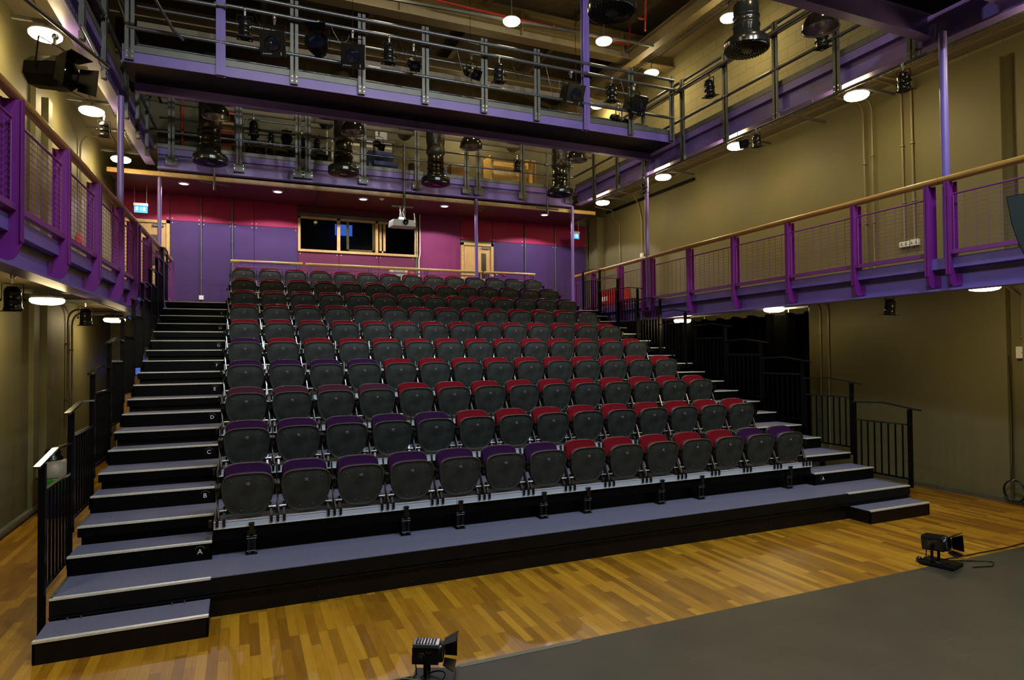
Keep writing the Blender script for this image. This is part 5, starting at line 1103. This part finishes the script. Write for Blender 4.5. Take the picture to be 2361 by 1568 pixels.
# ---------------------------------------------------------------- floor lanterns on the stage edge
def floor_lantern(loc, rz, tilt, lb, ring=False, sc=1.0):
    s = thing('floor_lantern', lb, 'stage light', loc, 'small lanterns on floor plates'); s.rotation_euler = (0, 0, rz); s.scale = (sc, sc, sc)
    # local: beam points to +X, base plate flat on the ground
    o = MB().box(-0.15, 0.15, -0.13, 0.13, 0.006, 0.03).build('base_plate', 'black_paint', s)
    y = MB(); y.box(-0.06, -0.035, -0.09, -0.082, 0.03, 0.20); y.box(-0.06, -0.035, 0.082, 0.09, 0.03, 0.20); y.box(-0.06, -0.035, -0.09, 0.09, 0.03, 0.038); y.cyl((-0.0475, -0.105, 0.195), (-0.0475, -0.09, 0.195), 0.014, 10)
    y.build('yoke', 'black_paint', s)
    R = Matrix.Rotation(tilt, 3, 'Y'); C = Vector((-0.03, 0, 0.212))
    def T(v): return R @ Vector(v) + C
    def bx(m, a, b, c, d, e, f): return m.hexa([T(v) for v in ((a,c,e),(b,c,e),(b,d,e),(a,d,e),(a,c,f),(b,c,f),(b,d,f),(a,d,f))])
    b = MB(); b.prism([(-0.10, -0.07), (0.10, -0.07), (0.10, 0.055), (0.085, 0.075), (-0.085, 0.075), (-0.10, 0.055)], -0.075, 0.075, lambda p, q, t: T((p, t, q)))
    b = MB(); b.prism([(-0.075, -0.055), (-0.06, -0.07), (0.06, -0.07), (0.075, -0.055), (0.075, 0.05), (0.055, 0.072), (-0.055, 0.072), (-0.075, 0.05)], -0.115, 0.075, lambda p, q, t: T((t, p, q)))
    o = b.build('housing', 'black_gloss', s); fix_normals(o); bv = o.modifiers.new('b', 'BEVEL'); bv.width = 0.004; bv.segments = 2
    g = MB()
    for k in range(7): bx(g, -0.095+0.022*k, -0.083+0.022*k, -0.045, 0.045, 0.072, 0.076)
    for zz in (0.040, 0.052): bx(g, -0.113, 0.073, -0.079, -0.075, zz, zz+0.005)
    g.build('vents', 'black_paint', s)
    RX = R @ Matrix.Rotation(PI/2, 3, 'Y')
    n = MB(); n.lathe([(0.072, 0.075), (0.070, 0.10), (0.062, 0.105), (0.060, 0.085)], C, 28, RX); n.build('lens_tube', 'black_gloss', s)
    l = MB(); l.lathe([(0.0, 0.10), (0.03, 0.097), (0.060, 0.088)], C, 24, RX); l.build('lens', 'lens_glass', s)
    if ring:
        q = MB(); q.lathe([(0.060, 0.104), (0.066, 0.108), (0.072, 0.104)], C, 28, RX); q.build('lens_rim', 'blue_ring', s, 'blue lit rim of the lens')
    for nm, (p0, p1, p2, p3) in (('barn_door', ((0.105,-0.06,0.07),(0.105,0.06,0.07),(0.20,0.09,0.115),(0.20,-0.09,0.115))), ('barn_door', ((0.105,-0.06,-0.07),(0.105,0.06,-0.07),(0.19,0.09,-0.10),(0.19,-0.09,-0.10))), ('barn_door', ((0.105,0.07,-0.055),(0.105,0.07,0.055),(0.19,0.115,0.08),(0.19,0.115,-0.08)))):
        mm = MB(); v = [T(p) for p in (p0, p1, p2, p3)]; nn = (v[1]-v[0]).cross(v[2]-v[0]).normalized()*0.0025
        mm.hexa([a-nn for a in v]+[a+nn for a in v]); mm.build(nm, 'black_paint', s)
    kb = MB(); kb.tube([T((-0.045+0.02*math.cos(a), -0.079, 0.0+0.02*math.sin(a))) for a in [2*PI*i/14 for i in range(12)]], 0.002, 5); kb.cyl(T((-0.045, -0.076, 0)), T((-0.045, -0.086, 0)), 0.006, 10); kb.build('focus_dial', 'galv', s)
    me = text_mesh('CCT', 0.026, name='maker_letters'); me.materials.clear(); me.materials.append(MATS['galv'])
    q = bpy.data.objects.new('maker_letters', me); COL.objects.link(q); q.parent = s; q.matrix_local = Matrix.Translation(T((0.005, -0.0765, 0.028))) @ (R.to_4x4() @ Matrix.Rotation(PI/2, 4, 'X'))
    pl = MB(); pl.box(-0.01, 0.04, -0.12, -0.10, 0.03, 0.06) if False else pl.lathe([(0.0, 0.0), (0.028, 0.0), (0.028, 0.03), (0.018, 0.045), (0.0, 0.045)], (-0.17, -0.06, 0.006), 12)
    pl.build('plug', 'black_gloss', s)
    cb = MB(); rn = random.Random(5)
    cb.tube([(0.0+0.085*math.cos(a)+0.006*math.sin(3*a), -0.04+0.07*math.sin(a), 0.05+0.012*math.sin(2*a)) for a in [2*PI*i/30 for i in range(46)]], 0.005, 6)
    cb.tube([T((-0.10, 0, -0.07))]+[(-0.12, -0.03, 0.06), (-0.15, -0.05, 0.03), (-0.17, -0.06, 0.03)], 0.005, 6); cb.build('cable_loop', 'black_gloss', s)
    return s
floor_lantern((1.07, -2.22, 0.004), -0.42, 0.03, 'small black barn door lantern on a floor plate at the bottom centre', sc=0.88)
floor_lantern((6.17, -2.12, 0.004), -1.32, -0.06, 'small black barn door lantern with blue lens rim at the lower right', True, sc=0.98)
m = MB(); m.tube([(0.98, -2.28, 0.05), (0.86, -2.24, 0.07), (0.72, -2.25, 0.03), (0.55, -2.32, 0.008), (0.3, -2.45, 0.008), (0.0, -2.6, 0.008)], 0.006, 7); tag(m.build('power_cable', 'black_gloss'), 'black cable trailing left from the bottom centre lantern', 'cable')
m = MB(); m.tube([(6.30, -2.12, 0.03), (6.45, -2.14, 0.012), (6.66, -2.24, 0.012), (6.68, -2.30, 0.012), (6.55, -2.36, 0.012), (6.35, -2.30, 0.012)], 0.005, 7); tag(m.build('power_cable', 'black_gloss'), 'black cable looping to the right of the lower right lantern', 'cable')
m = MB(); m.tube([(6.34, -2.04, 0.012)]+[(6.34+0.25*k, -2.07+0.012*math.sin(k*1.3)+0.004*k, 0.012) for k in range(1, 13)], 0.006, 7); tag(m.build('power_cable', 'black_gloss'), 'black cable running along the dance floor edge to the right wall', 'cable')
# ---------------------------------------------------------------- storage on the rear gallery
def cargo(name, x0, x1, y0, y1, z0, z1, m_, lb, cat, grp=None, open_top=False, lean_=0):
    c = ((x0+x1)/2, (y0+y1)/2, z0)
    m = MB(); t = 0.02
    if open_top: m.box(x0,x1,y0,y0+t,z0,z1); m.box(x0,x1,y1-t,y1,z0,z1); m.box(x0,x0+t,y0,y1,z0,z1); m.box(x1-t,x1,y0,y1,z0,z1); m.box(x0,x1,y0,y1,z0,z0+t)
    else: m.box(x0,x1,y0,y1,z0,z1)
    o = m.build(name, m_, off=c); bv = o.modifiers.new('b', 'BEVEL'); bv.width = 0.006; bv.segments = 1
    return tag(o, lb, cat, grp)
zf = 6.445
# shelving with boxes
off = (-0.7, 9.8, zf); s = thing('shelving_rack', 'blue and red storage rack behind the leftmost duct', 'shelving', off)
for x in (-0.66, -0.15):
    for y in (9.35, 10.1): MB().box(x-0.03, x+0.03, y-0.03, y+0.03, zf, 8.1).build('upright', 'blue_plastic' if x > -1 else 'red_paint', s, off=off)
for z in (6.66, 7.12, 7.58, 8.0):
    for y in (9.35, 10.1): MB().box(-0.64, -0.17, y-0.015, y+0.015, z-0.06, z).build('cross_beam', 'red_paint', s, off=off)
    MB().box(-0.64, -0.17, 9.37, 10.08, z, z+0.012).build('shelf_board', 'card', s, off=off)
for k, (x0, x1, z0, h, mm, lb) in enumerate(((-0.62, -0.22, 6.675, 0.2, 'card', 'brown carton on the lowest shelf of the rack'), (-0.60, -0.20, 7.135, 0.26, 'card', 'brown carton on the middle shelf of the rack'), (-1.48, -1.18, 6.45, 0.12, 'white_box', 'pale carton on the gallery floor at the far left'), (-1.46, -1.20, 6.585, 0.10, 'grey_plastic', 'grey case stacked on the pale carton at the far left'), (-0.62, -0.3, 7.595, 0.22, 'black_paint', 'black case on the top shelf of the rack'))):
    cargo('carton' if 'carton' in lb else 'equipment_case', x0, x1, 9.42, 9.8, z0, z0+h, mm, lb, 'box', 'boxes stored on the rear gallery')
# rack of hung spare lanterns
off = (0.9, 9.5, zf); s = thing('lantern_rail', 'floor standing rail of spare black lanterns on the rear gallery', 'rack', off)
for x in (0.0, 1.85): 
    m = MB(); m.cyl((x, 9.5, zf), (x, 9.5, 7.55), 0.02, 8); m.box(x-0.03, x+0.03, 9.2, 9.8, zf, zf+0.03); m.build('upright', 'white_box' if x > 1 else 'galv', s, off=off)
for z in (7.52, 7.28, 6.98): m = MB(); m.cyl((0.0, 9.5, z), (1.85, 9.5, z), 0.02, 8); m.build('cross_pipe', 'galv_pipe', s, off=off)
NUM = ['first', 'second', 'third', 'fourth', 'fifth', 'sixth', 'seventh', 'eighth']
for k in range(8):
    x = 0.12+0.225*k; p = (PAR0, FR0, PRF0, FR0)[k % 4]
    put(p, (x, 9.42, 6.72+0.03*(k % 3)), 'spare black lantern low on the storage rail, %s from the left' % NUM[k], rot=(0, 0, -0.4+0.2*(k % 4)), grp='spare lanterns on the storage rail', sc=0.8)
for k in range(5):
    x = 0.25+0.34*k; p = (PRF0, PAR0, HD0, FR0, PAR0)[k]
    put(p, (x, 9.45, 7.12), 'spare black lantern on the upper bar of the storage rail, %s from the left' % NUM[k], rot=(0, 0, -0.3+0.15*k), grp='spare lanterns on the storage rail', sc=0.7)
# leaning white flats and posts
for k, x in enumerate((1.98, 2.14, 2.28)):
    cargo('leaning_batten', x, x+0.05, 9.7, 9.8, zf, 7.35-0.1*k, 'white_box', 'white batten leaning on the rear gallery, %s from the left' % NUM[k], 'batten', 'white battens on the rear gallery')
for k, (x0, x1, z0, z1, w) in enumerate(((2.30, 2.68, zf, 7.36, 'tall white carton left of the dark spotlight'), (2.84, 3.00, zf, 7.45, 'narrow white carton behind the blue crate'), (3.06, 3.48, zf, 7.44, 'large white carton behind the blue crate'), (3.06, 3.36, 7.52, 7.80, 'white carton on the small upper shelf'))):
    cargo('white_carton', x0, x1, 9.75, 10.2, z0, z1, 'white_box', w, 'box', 'white cartons on the rear gallery')
cargo('wall_shelf', 2.6, 3.55, 9.75, 10.3, 7.45, 7.515, 'deck_under', 'small shelf holding one white carton on the rear gallery wall', 'shelf')
m = MB(); m.hexa([(2.80, 9.2, 6.46), (3.34, 9.2, 6.46), (3.34, 9.6, 6.46), (2.80, 9.6, 6.46), (2.78, 9.15, 7.02), (3.40, 9.15, 7.02), (3.40, 9.65, 7.02), (2.78, 9.65, 7.02)]); tag(m.build('plastic_crate', 'blue_plastic'), 'large blue plastic crate on the rear gallery', 'crate')
m = MB(); m.hexa([(2.90, 8.95, 6.46), (3.42, 8.95, 6.46), (3.42, 9.15, 6.46), (2.90, 9.15, 6.46), (2.86, 8.93, 6.72), (3.46, 8.93, 6.72), (3.46, 9.17, 6.72), (2.86, 9.17, 6.72)]); tag(m.build('plastic_crate', 'bin_blue'), 'darker blue tray in front of the large blue crate', 'crate')
cargo('equipment_case', 3.86, 4.10, 9.4, 9.6, zf, 6.90, 'black_paint', 'black case standing right of the round faced spotlight', 'box')
cargo('carton', 4.93, 5.43, 9.4, 9.75, zf, 7.0, 'card', 'open brown carton right of the third duct', 'box', open_top=True)
m = MB(); m.hexa([(4.4, 9.2, 6.46), (5.0, 9.2, 6.46), (5.0, 9.5, 6.46), (4.4, 9.5, 6.46), (4.4, 9.2, 7.0), (4.5, 9.2, 7.0), (4.5, 9.5, 7.0), (4.4, 9.5, 7.0)]); tag(m.build('plastic_sheet', 'blue_plastic'), 'slanting blue sheet beside the open brown carton', 'sheet')
off = (6.6, 9.6, zf); s = thing('wooden_crate', 'large open sided wooden crate on the rear gallery at the right', 'crate', off)
m = MB(); m.box(6.02, 7.2, 9.55, 9.58, zf, 7.12); m.box(6.0, 6.03, 9.3, 9.9, zf, 7.33); m.box(7.18, 7.21, 9.3, 9.9, zf, 7.33); m.box(6.0, 7.2, 9.87, 9.9, zf, 7.36); m.build('boards', 'crate_wood', s, off=off)
m = MB(); m.box(6.06, 6.16, 9.50, 9.55, zf, 7.35); m.box(7.02, 7.12, 9.50, 9.55, zf, 7.2); m.box(6.10, 7.1, 9.52, 9.55, 7.05, 7.12); m.build('battens', 'frame_wood', s, off=off)
m = MB()
for a, b in (((7.18, 9.45, zf), (7.18, 9.45, 7.33)), ((7.36, 9.45, zf), (7.36, 9.45, 7.33)), ((6.9, 9.45, 7.33), (7.36, 9.45, 7.33))): m.bar(a, b, 0.035, 0.035)
tag(m.build('picture_frame', 'frame_wood'), 'empty timber frame leaning on the right of the wooden crate', 'frame')
m = MB(); m.tube([(5.56, 9.1, zf), (5.56, 9.1, 7.32), (5.60, 9.1, 7.36), (6.7, 9.1, 7.36), (6.74, 9.1, 7.32), (6.74, 9.1, zf)], 0.014, 8); tag(m.build('trolley_frame', 'galv'), 'grey tubular trolley frame around the wooden crate', 'trolley')
conduit([(-1.30, 10.25, 6.44), (-1.30, 10.25, 8.6)], 0.035, 'thick red pipe on the rear gallery wall at the far left', 'red_paint')
# cables that droop off the lighting bars
for k, (x, dz, lb) in enumerate(((0.12, 0.35, 'beside the first can lantern'), (1.25, 0.30, 'beside the hooded floodlight'), (2.35, 0.42, 'beside the second can lantern'), (3.35, 0.55, 'left of the third profile spotlight'), (4.35, 0.35, 'right of the third can lantern'), (5.05, 0.6, 'right of the sixth grey post'), (6.65, 0.5, 'beside the fourth can lantern'))):
    m = MB(); m.tube([(x, 4.10, 7.33), (x+0.06, 4.08, 7.33-dz*0.5), (x+0.16, 4.09, 7.33-dz), (x+0.26, 4.10, 7.33-dz*0.7), (x+0.30, 4.12, 7.33-dz*0.35)], 0.006, 6)
    tag(m.build('drooping_cable', 'galv' if k % 2 else 'black_gloss'), 'drooping cable on the catwalk, %s' % lb, 'cable', 'drooping cables on the catwalk')
